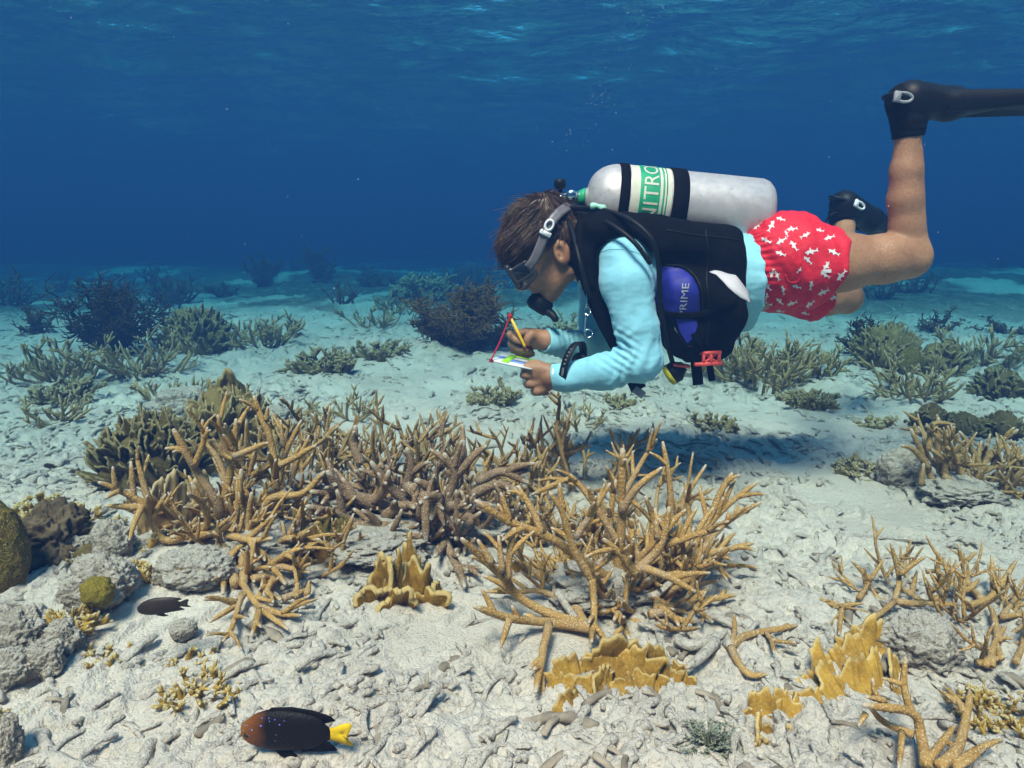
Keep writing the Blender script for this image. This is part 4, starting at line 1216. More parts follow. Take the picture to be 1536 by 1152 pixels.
# ---- pencil, slate and cord
pencil = empty('pencil', tuple(Q(776, 497, -0.022)), 'yellow pencil held upright in the diver\'s writing hand', 'pencil')
pa, pb = Q(764.5, 473, -0.030), Q(787, 519, -0.030)
pd = (pb - pa).normalized(); pl = (pb - pa).length
mb = MB(); mb.add(*lathe([(0, .001), (0, .0042), (pl, .0042)], pa, pd, 6)); mb.build('shaft', M_PENCIL, pencil, False)
mb = MB(); mb.add(*lathe([(pl, .0042), (pl + .008, .0018), (pl + .012, .0002)], pa, pd, 6)); mb.build('point', plain('pencil_wood', (0.35, 0.20, 0.10)), pencil)
mb = MB(); mb.add(*lathe([(-.004, .001), (-.004, .0060), (.006, .0062), (.008, .0045)], pa, pd, 10)); mb.build('end_cap', M_REDCORD, pencil)
slate = empty('writing_slate', tuple(Q(770, 543, -0.11)), 'small white writing slate with green and blue stripes in the diver\'s hand', 'slate')
# a flat board lying nearly level, its short end to the left
c00, c10 = Q(735.5, 540, -0.14), Q(797, 553, -0.165)            # near edge
c01, c11 = Q(755, 529, 0.02), Q(806, 541, 0.0)                  # far edge
def sl(u, v, h=0.0):
    p = (c00 * (1 - u) + c10 * u) * (1 - v) + (c01 * (1 - u) + c11 * u) * v
    return p + Vector((0, 0, h))
def board(u0_, u1_, v0_, v1_, h0, h1):
    q = [(u0_, v0_), (u1_, v0_), (u1_, v1_), (u0_, v1_)]
    V_ = np.array([tuple(sl(u, v, h0)) for u, v in q] + [tuple(sl(u, v, h1)) for u, v in q])
    return V_, np.array([(3, 2, 1, 0), (4, 5, 6, 7), (0, 1, 5, 4), (1, 2, 6, 5), (2, 3, 7, 6), (3, 0, 4, 7)])
mb = MB(); mb.add(*board(0, 1, 0, 1, -0.004, 0.0)); bd = mb.build('board', M_SLATEW, slate, False)
for m_, rects in ((M_LIME, [(0.24, 0.42, 0.05, 0.95), (0.42, 1.0, 0.86, 0.98)]), (M_SBLUE, [(0.02, 0.24, 0.40, 0.58), (0.42, 1.0, 0.26, 0.46)]), (plain('grey_print', (0.45, 0.44, 0.46), 0.6), [(0.44, 1.0, 0.52, 0.80)])):
    for (u0_, u1_, v0_, v1_) in rects:
        mb = MB(); mb.add(*board(u0_, u1_, v0_, v1_, 0.0005, 0.0014)); mb.build('printed_stripe', m_, bd, False)
mb = MB().tube(spline([pa + Vector((0, -0.004, -0.004)), Q(759, 490, -0.05), Q(752, 508, -0.08), Q(743, 527, -0.12), Q(737, 539, -0.142)], 6), 0.0021, 6)
mb.tube([Q(737 + 2.5 * math.cos(a_), 541 + 2 * math.sin(a_), -0.142) for a_ in np.linspace(0, 6.28, 10)], 0.0021, 6)
mb.build('tether_cord', M_REDCORD, slate)

# ---- fins
def fin(name, label, heel, ankle, toe, tip, up, wdt, thick, buck):
    """open heel fin: foot pocket round the boot, strap, buckle and a long blade with side rails"""
    o = empty(name, tuple(ankle), label, 'fin', 'swim fins on the diver\'s feet')
    xs = np.array([tuple(p) for p in (heel, ankle, toe)])
    S = SDF(xs.min(0) - 0.16, xs.max(0) + 0.16, 0.0038)
    S.chain([heel, toe], [thick * 1.10, thick * 0.95], 0.02, 1.15)
    S.cone(ankle, ankle + (toe - heel) * 0.10, thick * 0.95, thick * 0.8, 0.03)
    S.cone(toe, toe + (tip - toe).normalized() * 0.10, thick * 0.92, thick * 0.45, 0.02, 1.3)
    V, F = S.arrays(1)
    link_mesh('foot_pocket', np_mesh('foot_pocket', V, F), M_RUBBER, o)
    d = (tip - toe).normalized(); sdv = d.cross(up).normalized(); n_ = sdv.cross(d).normalized()
    if n_.dot(up) < 0: n_ = -n_
    L = (tip - toe).length
    rows = []
    for k in range(15):
        f_ = k / 14; w_ = wdt * (0.42 + 0.58 * min(1, f_ * 1.6)); th_ = thick * (0.55 - 0.42 * f_)
        p = toe - d * 0.03 + d * (L + 0.03) * f_
        prof_ = [(-1, -1.0), (-0.88, -1.25), (-0.80, -0.4), (0, -0.35), (0.80, -0.4), (0.88, -1.25), (1, -1.0), (1, 1.0), (0.88, 1.25), (0.80, 0.4), (0, 0.35), (-0.80, 0.4), (-0.88, 1.25), (-1, 1.0)]
        rows.append([np.array(tuple(p + sdv * (a_ * w_ / 2) + n_ * (b_ * th_))) for a_, b_ in prof_])
    V_ = np.array(rows).reshape(-1, 3)
    link_mesh('blade', np_mesh('blade', V_, grid_faces(15, 14, True)[:, ::-1]), M_RUBBER, o)
    bx, by = buck
    bm_ = MB(); 
    ru = (toe - heel).normalized(); rv = (heel - ankle).normalized(); rv = (rv - ru * rv.dot(ru)).normalized()
    loop = [bx + ru * (0.020 * math.cos(a_)) * 1.0 + rv * 0.010 * math.sin(a_) for a_ in np.linspace(-2.4, 2.4, 14)]
    bm_.tube(loop, 0.0035, 8)
    bm_.add(*box_arrays(bx - ru * 0.016, ru, rv, ru.cross(rv), 0.008, 0.012, 0.004, 0.4))
    bk = bm_.build('buckle', by, o)
    st_ = MB().tube(spline([bx - ru * 0.004, heel - ru * (thick * 1.18) + Vector((0, -0.02, 0)), heel - ru * (thick * 1.3) + Vector((0, 0.02, 0)), heel - ru * 0.0 + Vector((0, thick * 1.25, 0))], 5), 0.006, 8)
    st_.build('heel_strap', M_RUBBER, o)
    return o
fin('swim_fin', 'black swim fin on the raised near foot, blade running out of frame', Q(1363, 148, NL), Q(1366, 168, NL), Q(1425, 156, NL), Q(1720, 152, NL + 0.02), Vector((0, 0, 1)), 0.20, 0.038, (Q(1356, 146, NL - 0.048), M_GREYPL))
fin('swim_fin', 'black swim fin on the far foot behind the red shorts', Q(1266, 306, 0.46), Q(1268, 322, 0.46), Q(1306, 330, 0.50), Q(1352, 362, 0.80), Vector((0.3, 0, 1)), 0.19, 0.040, (Q(1290, 308, 0.415), M_WHITEPL))
mb = MB().tube(spline([Q(1256, 318, 0.43), Q(1246, 322, 0.43), Q(1240, 330, 0.44), Q(1234, 342, 0.44)], 4), 0.007, 6, flat=0.35)
for o_ in bpy.data.objects:
    if o_.name == 'swim_fin.001': mb.build('strap_tail', M_RUBBER, o_)
# ================================================================ the reef
# ---- materials
def coral_mat(name, deep, mid, dot, tipc=(0.52, 0.45, 0.36), dotscale=250, dead=(0.33, 0.29, 0.27)):
    t = NT(name); c = t.coord()
    n1 = t.noise(c, 22, 4)
    col = t.ramp(n1, [(0.3, deep), (0.7, mid)])
    vo = t.voro(c, dotscale)
    dots = t.ramp(vo, [(0.18, 1.0), (0.42, 0.0)])
    col = t.mix(t.math('MULTIPLY', dots, 0.8), col, dot)
    tip = t.attr('tip')
    col = t.mix(t.math('MULTIPLY', tip, 0.8), col, tipc)
    dd_ = t.math('MULTIPLY', t.attr('dead'), t.ramp(t.noise(c, 35, 4), [(0.35, 0.2), (0.6, 1.0)]))
    col = t.mix(dd_, col, dead)
    b = t.bump(t.math('SUBTRACT', 1.0, vo), 0.5, 0.003)
    b = t.bump(t.noise(c, 60, 3), 0.3, 0.006, b)
    t.bsdf(col, 0.8, 0.2, normal=b)
    return t.m
M_STAG = coral_mat('staghorn_gold', (0.29, 0.158, 0.040), (0.45, 0.270, 0.082), (0.64, 0.49, 0.29))
M_STAGB = coral_mat('staghorn_brown', (0.17, 0.102, 0.050), (0.275, 0.172, 0.092), (0.50, 0.39, 0.27))
M_STAGO = coral_mat('staghorn_olive', (0.22, 0.135, 0.040), (0.36, 0.23, 0.080), (0.52, 0.40, 0.23))
M_STAGF = coral_mat('staghorn_pale', (0.23, 0.165, 0.06), (0.36, 0.265, 0.105), (0.46, 0.37, 0.20))
M_FIREF = coral_mat('fire_coral_branching', (0.27, 0.15, 0.015), (0.42, 0.26, 0.04), (0.46, 0.33, 0.10), (0.60, 0.52, 0.30), 500, (0.30, 0.22, 0.10))
M_FIRET = coral_mat('small_coral_tan', (0.17, 0.13, 0.05), (0.29, 0.23, 0.10), (0.36, 0.30, 0.16), (0.46, 0.41, 0.27), 300, (0.26, 0.22, 0.14))
def blade_mat(name, deep, mid, edge, e0=0.88):
    t = NT(name); c = t.coord()
    col = t.ramp(t.noise(c, 30, 5, 0.65), [(0.36, deep), (0.64, mid)])
    col = t.mix(t.ramp(t.noise(c, 260, 3), [(0.5, 0.0), (0.75, 0.35)]), col, edge)
    ed = t.ramp(t.attr('edge'), [(e0, 0.0), (min(0.995, e0 + 0.11), 1.0)])
    col = t.mix(t.math('MULTIPLY', ed, 0.6), col, edge)
    b = t.bump(t.noise(c, 420, 3), 0.35, 0.002); b = t.bump(t.noise(c, 45, 3), 0.4, 0.01, b)
    t.bsdf(col, 0.8, 0.2, normal=b)
    return t.m
M_FIRE = blade_mat('fire_coral_mustard', (0.18, 0.090, 0.009), (0.36, 0.200, 0.024), (0.58, 0.44, 0.20))
M_FIREP = blade_mat('fire_coral_tan', (0.30, 0.18, 0.06), (0.42, 0.28, 0.12), (0.52, 0.42, 0.26))
M_FIREG = blade_mat('fire_coral_olive', (0.070, 0.050, 0.014), (0.135, 0.098, 0.030), (0.30, 0.25, 0.12))
M_FIREL = blade_mat('fire_coral_yellow_green', (0.135, 0.098, 0.03), (0.235, 0.172, 0.055), (0.38, 0.30, 0.15))
t = NT('reef_rock'); c = t.coord()
n1 = t.noise(c, 12, 5, 0.65); n2 = t.noise(c, 55, 5, 0.7); n3 = t.noise(c, 240, 3)
col = t.ramp(n1, [(0.28, (0.27, 0.22, 0.16)), (0.45, (0.48, 0.42, 0.34)), (0.75, (0.60, 0.535, 0.45))])
col = t.mix(t.ramp(n2, [(0.54, 0.0), (0.70, 0.7)]), col, (0.17, 0.15, 0.11))
col = t.mix(t.ramp(t.noise(c, 9, 3), [(0.58, 0.0), (0.70, 0.7)]), col, (0.34, 0.24, 0.27))
geo = t.n('ShaderNodeNewGeometry'); sep = t.n('ShaderNodeSeparateXYZ'); t.l(geo.outputs['Normal'], sep.inputs[0])
sandtop = t.ramp(t.math('ADD', sep.outputs[2], t.math('MULTIPLY', t.math('SUBTRACT', n2, 0.5), 1.4)), [(0.30, 0.0), (0.62, 0.9)])
col = t.mix(sandtop, col, (0.60, 0.54, 0.455))
b = t.bump(n3, 0.8, 0.008); b = t.bump(n2, 1.0, 0.02, b)
t.bsdf(col, 0.95, 0.1, normal=b)
M_ROCK = t.m
t = NT('dead_coral'); c = t.coord()
n2 = t.noise(c, 70, 5, 0.7); n1 = t.noise(c, 18, 4)
col = t.ramp(n1, [(0.3, (0.53, 0.465, 0.39)), (0.7, (0.66, 0.595, 0.51))])
col = t.mix(t.ramp(n2, [(0.53, 0.0), (0.74, 0.65)]), col, (0.20, 0.175, 0.13))
col = t.mix(t.ramp(t.noise(c, 260, 3), [(0.30, 0.6), (0.44, 0.0)]), col, (0.24, 0.21, 0.17))
t.bsdf(col, 0.95, 0.1, normal=t.bump(t.noise(c, 200, 3), 0.8, 0.006, t.bump(n2, 1.0, 0.012)))
M_DEAD = t.m
M_FIREB = blade_mat('fire_coral_bright', (0.25, 0.13, 0.014), (0.46, 0.262, 0.034), (0.62, 0.48, 0.23))
M_KNOB = plain('encrusted_reef', (0.115, 0.085, 0.05), 0.95, 0.1, bump=0.9, scale=160, var=0.55)
M_GORG = plain('gorgonian_brown', (0.075, 0.046, 0.020), 0.9, 0.1, bump=0.5, scale=300, var=0.5)
M_GORG2 = plain('gorgonian_tan', (0.15, 0.088, 0.030), 0.9, 0.1, bump=0.5, scale=300, var=0.4)
def maze_mat(name, hi_, lo_, scale):
    t = NT(name); c = t.coord()
    w_ = t.n('ShaderNodeTexNoise'); w_.inputs['Scale'].default_value = scale; w_.inputs['Detail'].default_value = 1.0; w_.inputs['Distortion'].default_value = 2.5
    t.l(c, w_.inputs['Vector'])
    st_ = t.math('SINE', t.math('MULTIPLY', w_.outputs['Fac'], 70.0))
    r_ = t.ramp(t.math('ADD', t.math('MULTIPLY', st_, 0.5), 0.5), [(0.2, lo_), (0.7, hi_)])
    t.bsdf(r_, 0.85, 0.15, normal=t.bump(st_, 0.7, 0.004)); return t.m
M_BRAIN = maze_mat('brain_coral_olive', (0.30, 0.215, 0.05), (0.12, 0.09, 0.02), 26)
M_MUSTARD = maze_mat('mustard_coral', (0.42, 0.33, 0.05), (0.24, 0.18, 0.02), 60)

# ---- staghorn
def branch_block(mb, pts, r0, r1, rng, seg=8, per=4, dead=0.0, tiplen=0.007, lump=0.06):
    pts = np.array(spline([np.array(tuple(p)) for p in pts], per))
    n = len(pts)
    s_ = np.concatenate([[0], np.cumsum(np.linalg.norm(np.diff(pts, axis=0), axis=1))]); L = s_[-1] + 1e-9
    f = s_ / L
    ph = rng.uniform(0, 50)
    rad = (r0 + (r1 - r0) * f) * (1 + lump * vnoise2(f * L * 60 + ph, np.full(n, ph)))
    rad = rad * (1 - 0.42 * np.clip(1 - (L - s_) / min(0.03, 0.5 * L), 0, 1) ** 1.5)
    pts = pts + 0.16 * r0 * np.stack([vnoise2(s_ * 28 + ph, np.full(n, k * 7.7 + ph)) for k in range(3)], -1)
    V, F = tube_arrays(pts, rad, seg)
    tp = np.clip(1 - (L - s_) / tiplen, 0, 1)
    at = np.repeat(tp, seg); extra = len(V) - len(at)
    at = np.concatenate([at, np.ones(2 * seg), np.zeros(extra - 2 * seg)])
    dv = np.repeat(np.clip(dead * (1 - f * 1.3), 0, 1), seg); dv = np.concatenate([dv, np.zeros(extra)])
    mb.add(V, F, tip=at, dead=dv)
    return pts, rad
def grow(mb, p, d, L, r, rng, level, up=0.25, seg=7, dead=0.0, steps=5, spread=0.75, minL=0.035, kids=(2, 4)):
    pts = [np.array(p)]; d = np.array(d, float); d /= np.linalg.norm(d)
    for k in range(steps):
        d = d + np.array([rng.gauss(0, .09), rng.gauss(0, .09), rng.gauss(0, .07) + up * 0.22]); d /= np.linalg.norm(d)
        pts.append(pts[-1] + d * L / steps)
    branch_block(mb, pts, r, r * 0.62, rng, seg, 2, dead)
    if level > 0 and L > minL * 1.5:
        for k in range(rng.randint(*kids)):
            i = rng.randint(max(1, steps // 3), steps - 1)
            dd_ = pts[i + 1] - pts[i]; dd_ /= np.linalg.norm(dd_)
            side = np.array([rng.gauss(0, 1), rng.gauss(0, 1), rng.gauss(0, 0.7) + 0.35]); side -= dd_ * side.dot(dd_); side /= np.linalg.norm(side)
            nd = dd_ * (1 - spread * 0.5) + side * spread
            grow(mb, pts[i], nd, L * rng.uniform(0.42, 0.70) * (1 - 0.06 * i), r * 0.86, rng, level - 1, up, seg, 0, max(3, steps - 1), spread, minL, kids)
def staghorn(base, label, size, n, r, mat, seed, level=2, up=0.3, flatn=0.5, seg=7, group='staghorn corals', dead=0.5, elong=1.0, name='staghorn_coral', foot=0.3, root=None, kids=(2, 4)):
    rng = random.Random(seed)
    base = Vector(base)
    o = root or empty(name, tuple(base), label, 'coral', group)
    for k in range(n):
        a_ = 2 * math.pi * (k + rng.uniform(-0.3, 0.3)) / n
        ez = rng.uniform(0.05, 1.0) if k % 3 else rng.uniform(0.6, 1.6)
        d = Vector((math.cos(a_) * elong, math.sin(a_), ez * (1 - flatn) * 2)).normalized()
        off = Vector((math.cos(a_) * elong, math.sin(a_), 0)) * size * foot * rng.uniform(0.0, 1.0)
        p = base + off; p.z = zat(p.x, p.y) - 0.01
        mb = MB()
        grow(mb, p, d, size * rng.uniform(0.55, 0.95), r * rng.uniform(0.85, 1.15), rng, level, up, seg, dead, kids=kids)
        mb.build('branch', mat, o)
    return o
def traced(label, Yb, specs, mat, seed, zoom, group='staghorn corals', base_px=None, subs=1.0, dead=0.5, rpx=6.0, name='staghorn_coral', thick=1.0):
    """branches that follow those of the photographed colony, each at its own depth; zoom = (x0, y0, scale)"""
    rng = random.Random(seed)
    x0, y0, sc_ = zoom
    tr_ = lambda p: (x0 + p[0] / sc_, y0 + p[1] / sc_)
    bp = ground_pt(*base_px) if base_px else None
    o = empty(name, tuple(bp if bp else P(*tr_(specs[0][0][0]), Yb)), label, 'coral', group)
    for sp_ in specs:
        pts, d0, d1 = sp_[:3]; rr = sp_[3] if len(sp_) > 3 else rpx
        m = rr * thick * Yb / FPX
        w = []
        for i, p in enumerate(pts):
            q = P(*tr_(p), Yb + d0 + (d1 - d0) * i / (len(pts) - 1))
            zg = zat(q.x, q.y)
            if q.z < zg + 0.012:              # drooping branches hang over the sand, never in it
                gp = ground_pt(*tr_(p)); q = P(*tr_(p), gp.y - 0.035)
            w.append(q)
        mb = MB()
        pp, rad = branch_block(mb, w, m * 1.12, m * 0.72, rng, 9, 5, dead * rng.uniform(0, 1))
        n = len(pp)
        Lb = float(np.linalg.norm(np.diff(pp, axis=0), axis=1).sum())
        for k in range(int(subs * rng.uniform(0.3, 1.2) * min(1.6, Lb / 0.09))):
            i = rng.randint(n // 3, n - 3)
            dd_ = pp[i + 1] - pp[i]; dd_ /= np.linalg.norm(dd_)
            side = np.array([rng.gauss(0, .8), rng.gauss(0, 1.2), rng.gauss(0, .6) + 0.3]); side -= dd_ * side.dot(dd_); side /= np.linalg.norm(side)
            L = rng.uniform(0.02, 0.075)
            q = pp[i] + (dd_ * 0.75 + side * 0.65) * L
            branch_block(mb, [pp[i], (pp[i] + q) / 2 + np.array([0, 0, 0.003]), q], rad[i] * 0.9, rad[i] * 0.62, rng, 8, 3)
        mb.build('branch', mat, o)
    return o

# ---- blades (fire corals and lettuce-like plates)
def blade_block(mb, base, head, W, Hh, th, rng, lean=0.0, wave=0.10, nu=15, nv=8, lobes=3.0, foot=0.5, bend=0.0, rough=0.3):
    u = np.linspace(-1, 1, nu)[None, :]; v = np.linspace(0, 1, nv)[:, None]
    ph = rng.uniform(0, 40); ph2 = rng.uniform(0, 6)
    half = 1.2; kx = (W / 2) / (Hh * math.sin(half) + 1e-6)
    sc_ = np.abs(np.sin(u * lobes * 1.9 + ph + vnoise2(u * 3, 0 * u + ph)))
    Rr = Hh * (0.84 + rough * 0.9 * vnoise2(u * lobes * 0.7 + ph, 0 * u + ph) + rough * 0.22 * (sc_ - 0.5) + rough * 0.45 * vnoise2(u * lobes * 3.1 + ph, 0 * u + 9) + rough * 0.2 * vnoise2(u * lobes * 8 + ph, 0 * u + 3))
    x = foot * 0.8 * W / 2 * u * (1 - v) + v * Rr * np.sin(u * half) * kx
    h = v * Rr * np.cos(u * half)
    off = bend * W * u ** 2 + wave * W * (0.8 * vnoise2(u * 2.2 + ph, v * 1.2 + ph) * (0.3 + 0.7 * v) + 0.16 * np.sin(u * lobes * 2.3 + ph2) * v ** 2.2) + lean * Hh * v + 0.02 * Hh * vnoise2(u * 7 + ph, v * 6)
    hx, hy = math.cos(head), math.sin(head)
    b = np.array(tuple(base))
    V = np.stack([b[0] + hx * x - hy * off, b[1] + hy * x + hx * off, b[2] + h + 0 * x], -1).reshape(-1, 3)
    F = grid_faces(nv, nu)
    n0 = len(V)
    V2, F2 = solidify(V, F, th)
    e = np.maximum(np.repeat(np.linspace(0, 1, nv), nu), np.tile(np.abs(u[0]) ** 6 * 0.97, nv) * np.repeat(np.linspace(0, 1, nv) > 0.3, nu))
    mb.add(V2, F2, edge=np.concatenate([e, e]))
def blades(base, label, W, Hh, n, bw, mat, seed, name='fire_coral', th=0.005, group='fire corals', dome=True, heads=None, lean=0.25, wave=0.12, rough=0.22, elong=1.0, sink=0.02, nu=13, nv=7, lobes=3.0, foot=0.6):
    """a colony of upright plates standing over a low mound"""
    rng = random.Random(seed); base = Vector(base)
    o = empty(name, tuple(base), label, 'coral', group)
    for k in range(n):
        a_ = k * 2.39996; rr = math.sqrt((k + 0.5) / n)
        dx, dy = math.cos(a_) * rr * W / 2 * elong, math.sin(a_) * rr * W / 2
        p = Vector((base.x + dx, base.y + dy, 0))
        p.z = zat(p.x, p.y) - sink + (Hh * 0.66 * math.sqrt(max(0, 1 - rr ** 2)) * rng.uniform(0.85, 1.08) if dome else 0)
        hh = (Hh * 0.30 if dome else Hh) * rng.uniform(0.7, 1.15)
        hd_ = (rng.choice(heads) + rng.gauss(0, 0.35)) if heads else rng.uniform(0, math.pi)
        ln = lean * rng.uniform(-1, 1)
        mb = MB(); blade_block(mb, p, hd_, bw * rng.uniform(0.7, 1.3), hh, th * rng.uniform(0.8, 1.2), rng, ln, wave, nu, nv, lobes, foot, rng.uniform(-.15, .15), rough)
        if dome:      # plates lean outward over the flank of the mound
            V_ = mb.V[0]; q0 = np.array(tuple(p)); rel_ = V_ - q0
            axr = Vector((-math.sin(a_), math.cos(a_), 0)); Mr = np.array(Matrix.Rotation(rr ** 1.5 * 0.95, 3, axr))
            mb.V[0] = rel_ @ Mr.T + q0
        mb.build('blade', mat, o)
    if dome:
        core = rock_block(base + Vector((0, 0, Hh * 0.12)), (W * 0.44 * elong, W * 0.44, Hh * 0.60), seed, 20, 0.18)
        link_mesh('core', np_mesh('core', *core), mat, o)
    return o

# ---- rocks
def rock_block(c, r, seed, n=26, amp=0.22, freq=2.2):
    """noisy lump from a sphere grid"""
    th = np.linspace(0.0, math.pi, n)[:, None]; ph = np.linspace(0, 2 * math.pi, 2 * n, endpoint=False)[None, :]
    d = np.stack([np.sin(th) * np.cos(ph), np.sin(th) * np.sin(ph), np.cos(th) + 0 * ph], -1).reshape(-1, 3)
    q = d * freq + seed * 1.37
    k = 1 + amp * fbm3(q, 4) + amp * 0.40 * fbm3(q * 4.5, 3) + amp * 0.16 * fbm3(q * 17, 2) - amp * 0.3 * np.clip(fbm3(q * 3.1 + 9, 2) - 0.35, 0, 1)
    V = d * k[:, None] * np.array(r) + np.array(tuple(c))
    return V, grid_faces(n, 2 * n, True)[:, ::-1]
def rock(px, py, wpx, hpx, label, seed, mat=None, amp=0.22, depth=None, sink=0.3, name='rock', n=64, cat='rock', group=None):
    g = ground_pt(px, py); s_ = g.y / FPX * 1.03
    r = (wpx * s_ / 2, (depth or wpx * 0.8) * s_ / 2, hpx * s_ / 2 * 1.1)
    c = g + Vector((0, r[1] * 0.5, r[2] * (1 - sink)))
    o = link_mesh(name, np_mesh(name, *rock_block(c - g, r, seed, n, amp)), mat or M_ROCK)
    o.location = g
    return tag(o, label, cat, group)

# ---- bushy soft corals
def gorgonian(base, label, W, Hh, n, mat, seed, group='soft coral bushes', r=0.006, twigs=26, name='soft_coral', fine=1.0):
    rng = random.Random(seed); base = Vector(base)
    o = empty(name, tuple(base), label, 'soft coral', group)
    for k in range(n):
        a_ = rng.uniform(0, 2 * math.pi); tilt = rng.uniform(0, 1) ** 0.7
        d = np.array([math.cos(a_) * tilt * W / Hh * 0.9, math.sin(a_) * tilt * W / Hh * 0.9, 1 - 0.55 * tilt]); 
        L = Hh * rng.uniform(0.6, 0.95)
        p = np.array(base) + np.array([rng.gauss(0, .1), rng.gauss(0, .1), -0.1]) * W * 0.5
        pts = [p]; 
        for s_ in range(6):
            d = d + np.array([rng.gauss(0, .12), rng.gauss(0, .12), 0.05]); pts.append(pts[-1] + d / np.linalg.norm(d) * L / 6)
        mb = MB(); pp = spline(pts, 3); mb.tube(pp, np.linspace(r * 1.3, r * 0.6, len(pp)), 5)
        for t_ in range(twigs):
            i = rng.randint(len(pp) // 5, len(pp) - 1)
            sd_ = np.array([rng.gauss(0, 1), rng.gauss(0, 1), rng.gauss(0, .8) + 0.25]); sd_ /= np.linalg.norm(sd_)
            l_ = L * rng.uniform(0.10, 0.26) * fine
            q1 = pp[i] + sd_ * l_ * 0.5 + np.array([rng.gauss(0, .1) * l_, rng.gauss(0, .1) * l_, 0]); q2 = q1 + (sd_ + np.array([rng.gauss(0, .5), rng.gauss(0, .5), 0.25])) * l_ * 0.5
            V_, F_ = tube_arrays([pp[i], q1, q2], [r * 0.8, r * 0.7, r * 0.45], 4); mb.add(V_, F_)
            for z_ in range(3):
                sd2 = np.array([rng.gauss(0, 1), rng.gauss(0, 1), rng.gauss(0, .6) + 0.5]); sd2 /= np.linalg.norm(sd2)
                b_ = q1 if z_ else q2
                V_, F_ = tube_arrays([b_, b_ + sd2 * l_ * 0.4, b_ + sd2 * l_ * 0.7], [r * 0.65, r * 0.6, r * 0.35], 3); mb.add(V_, F_)
        mb.build('branch', mat, o)
    hold = rock_block(base, (W * 0.14, W * 0.14, Hh * 0.07), seed, 10, 0.2)
    link_mesh('holdfast', np_mesh('holdfast', *hold), mat, o)
    return o
# ================================================================ placing the reef
Z3 = (640, 600, 2.4); Z4 = (120, 540, 2.56); Z6 = (980, 780, 2.7626)
# ---- the golden front colony, right of the middle
A = [([(680, 730), (690, 640), (700, 480), (703, 330), (703, 180)], 0, 0, 8),
 ([(660, 645), (540, 560), (430, 490), (300, 440), (180, 365)], -.03, -.12, 7),
 ([(415, 480), (385, 400), (330, 310)], -.08, -.06, 5.5),
 ([(600, 650), (545, 570), (510, 470), (480, 390), (445, 335)], -.10, -.12, 6),
 ([(640, 690), (600, 640), (603, 760), (590, 890)], -.06, -.17, 6),
 ([(535, 500), (600, 400), (660, 300)], -.10, -.10, 5),
 ([(690, 520), (620, 400), (560, 320), (515, 270)], 0, .03, 6),
 ([(700, 400), (760, 310), (845, 245)], -.01, -.03, 6),
 ([(487, 400), (480, 300)], -.11, -.11, 5),
 ([(600, 815), (440, 770), (330, 710), (270, 630), (190, 560), (125, 500)], -.04, -.16, 7),
 ([(290, 645), (300, 540), (318, 460)], -.12, -.11, 5.5), ([(275, 620), (260, 490)], -.13, -.12, 5), ([(235, 590), (185, 505)], -.14, -.14, 5),
 ([(610, 825), (450, 800), (300, 785), (170, 740)], -.08, -.19, 7),
 ([(440, 805), (415, 930), (395, 1050)], -.14, -.20, 6), ([(300, 790), (265, 890)], -.17, -.18, 5),
 ([(740, 640), (780, 590), (830, 540), (860, 470), (870, 390)], -.06, -.06, 7),
 ([(780, 605), (880, 640), (970, 690)], -.10, -.14, 6), ([(755, 630), (700, 560), (635, 500)], -.10, -.13, 6),
 ([(850, 525), (950, 490), (1055, 465)], -.04, -.06, 6), ([(720, 640), (800, 560), (815, 440), (790, 350)], .0, .02, 6),
 ([(860, 700), (940, 560), (1010, 440), (1060, 330), (1100, 265)], .05, .12, 7),
 ([(1000, 470), (1080, 380), (1190, 295)], .08, .12, 5.5), ([(940, 620), (1040, 480), (1110, 420), (1200, 370)], .05, .08, 6),
 ([(900, 700), (1000, 560), (1080, 540), (1175, 515)], .02, .04, 6), ([(1010, 555), (1050, 600), (1095, 640)], .03, .0, 5),
 ([(800, 770), (890, 755), (1020, 715), (1110, 705)], -.02, .0, 6), ([(960, 740), (1030, 800)], -.02, -.04, 5), ([(840, 740), (900, 790), (970, 800)], -.08, -.12, 6),
 ([(930, 640), (945, 440), (935, 330)], .08, .10, 6), ([(880, 520), (875, 300), (850, 150)], .10, .12, 6), ([(700, 360), (770, 230), (830, 140)], .10, .14, 5),
 ([(660, 720), (700, 790), (730, 860)], -.02, -.08, 6), ([(570, 800), (500, 700), (430, 600), (405, 570)], .02, .05, 6),
 ([(560, 760), (420, 690), (330, 690), (210, 690)], .03, .0, 5), ([(460, 700), (465, 620), (480, 600)], .03, .04, 4),
 ([(700, 640), (660, 500), (665, 400), (680, 290)], .04, .06, 6), ([(830, 760), (830, 640), (900, 560), (915, 420)], .06, .09, 6),
 ([(860, 640), (980, 610), (1080, 600), (1140, 590)], .06, .08, 5), ([(940, 680), (1000, 660), (1050, 650)], .02, .0, 4),
 ([(560, 560), (640, 420), (540, 300), (500, 290), (380, 340)], .12, .10, 6), ([(770, 700), (760, 600), (880, 440), (870, 300)], .12, .14, 6),
 ([(900, 560), (920, 380), (1005, 235)], .14, .18, 5), ([(1060, 400), (1090, 330), (1115, 280)], .11, .12, 4),
 ([(700, 690), (760, 650), (770, 560), (900, 460)], -.02, -.04, 6), ([(830, 500), (825, 440)], -.06, -.06, 5)]
traced('large golden staghorn colony lit brightly in front, right of the middle', 1.16, A, M_STAG, 1, Z3, base_px=(923, 915), subs=2.2, dead=0.75, rpx=6, thick=1.0)
staghorn(ground_pt(945, 880), None, 0.19, 13, 0.0072, M_STAG, 21, level=2, up=0.3, root=bpy.data.objects['staghorn_coral'])
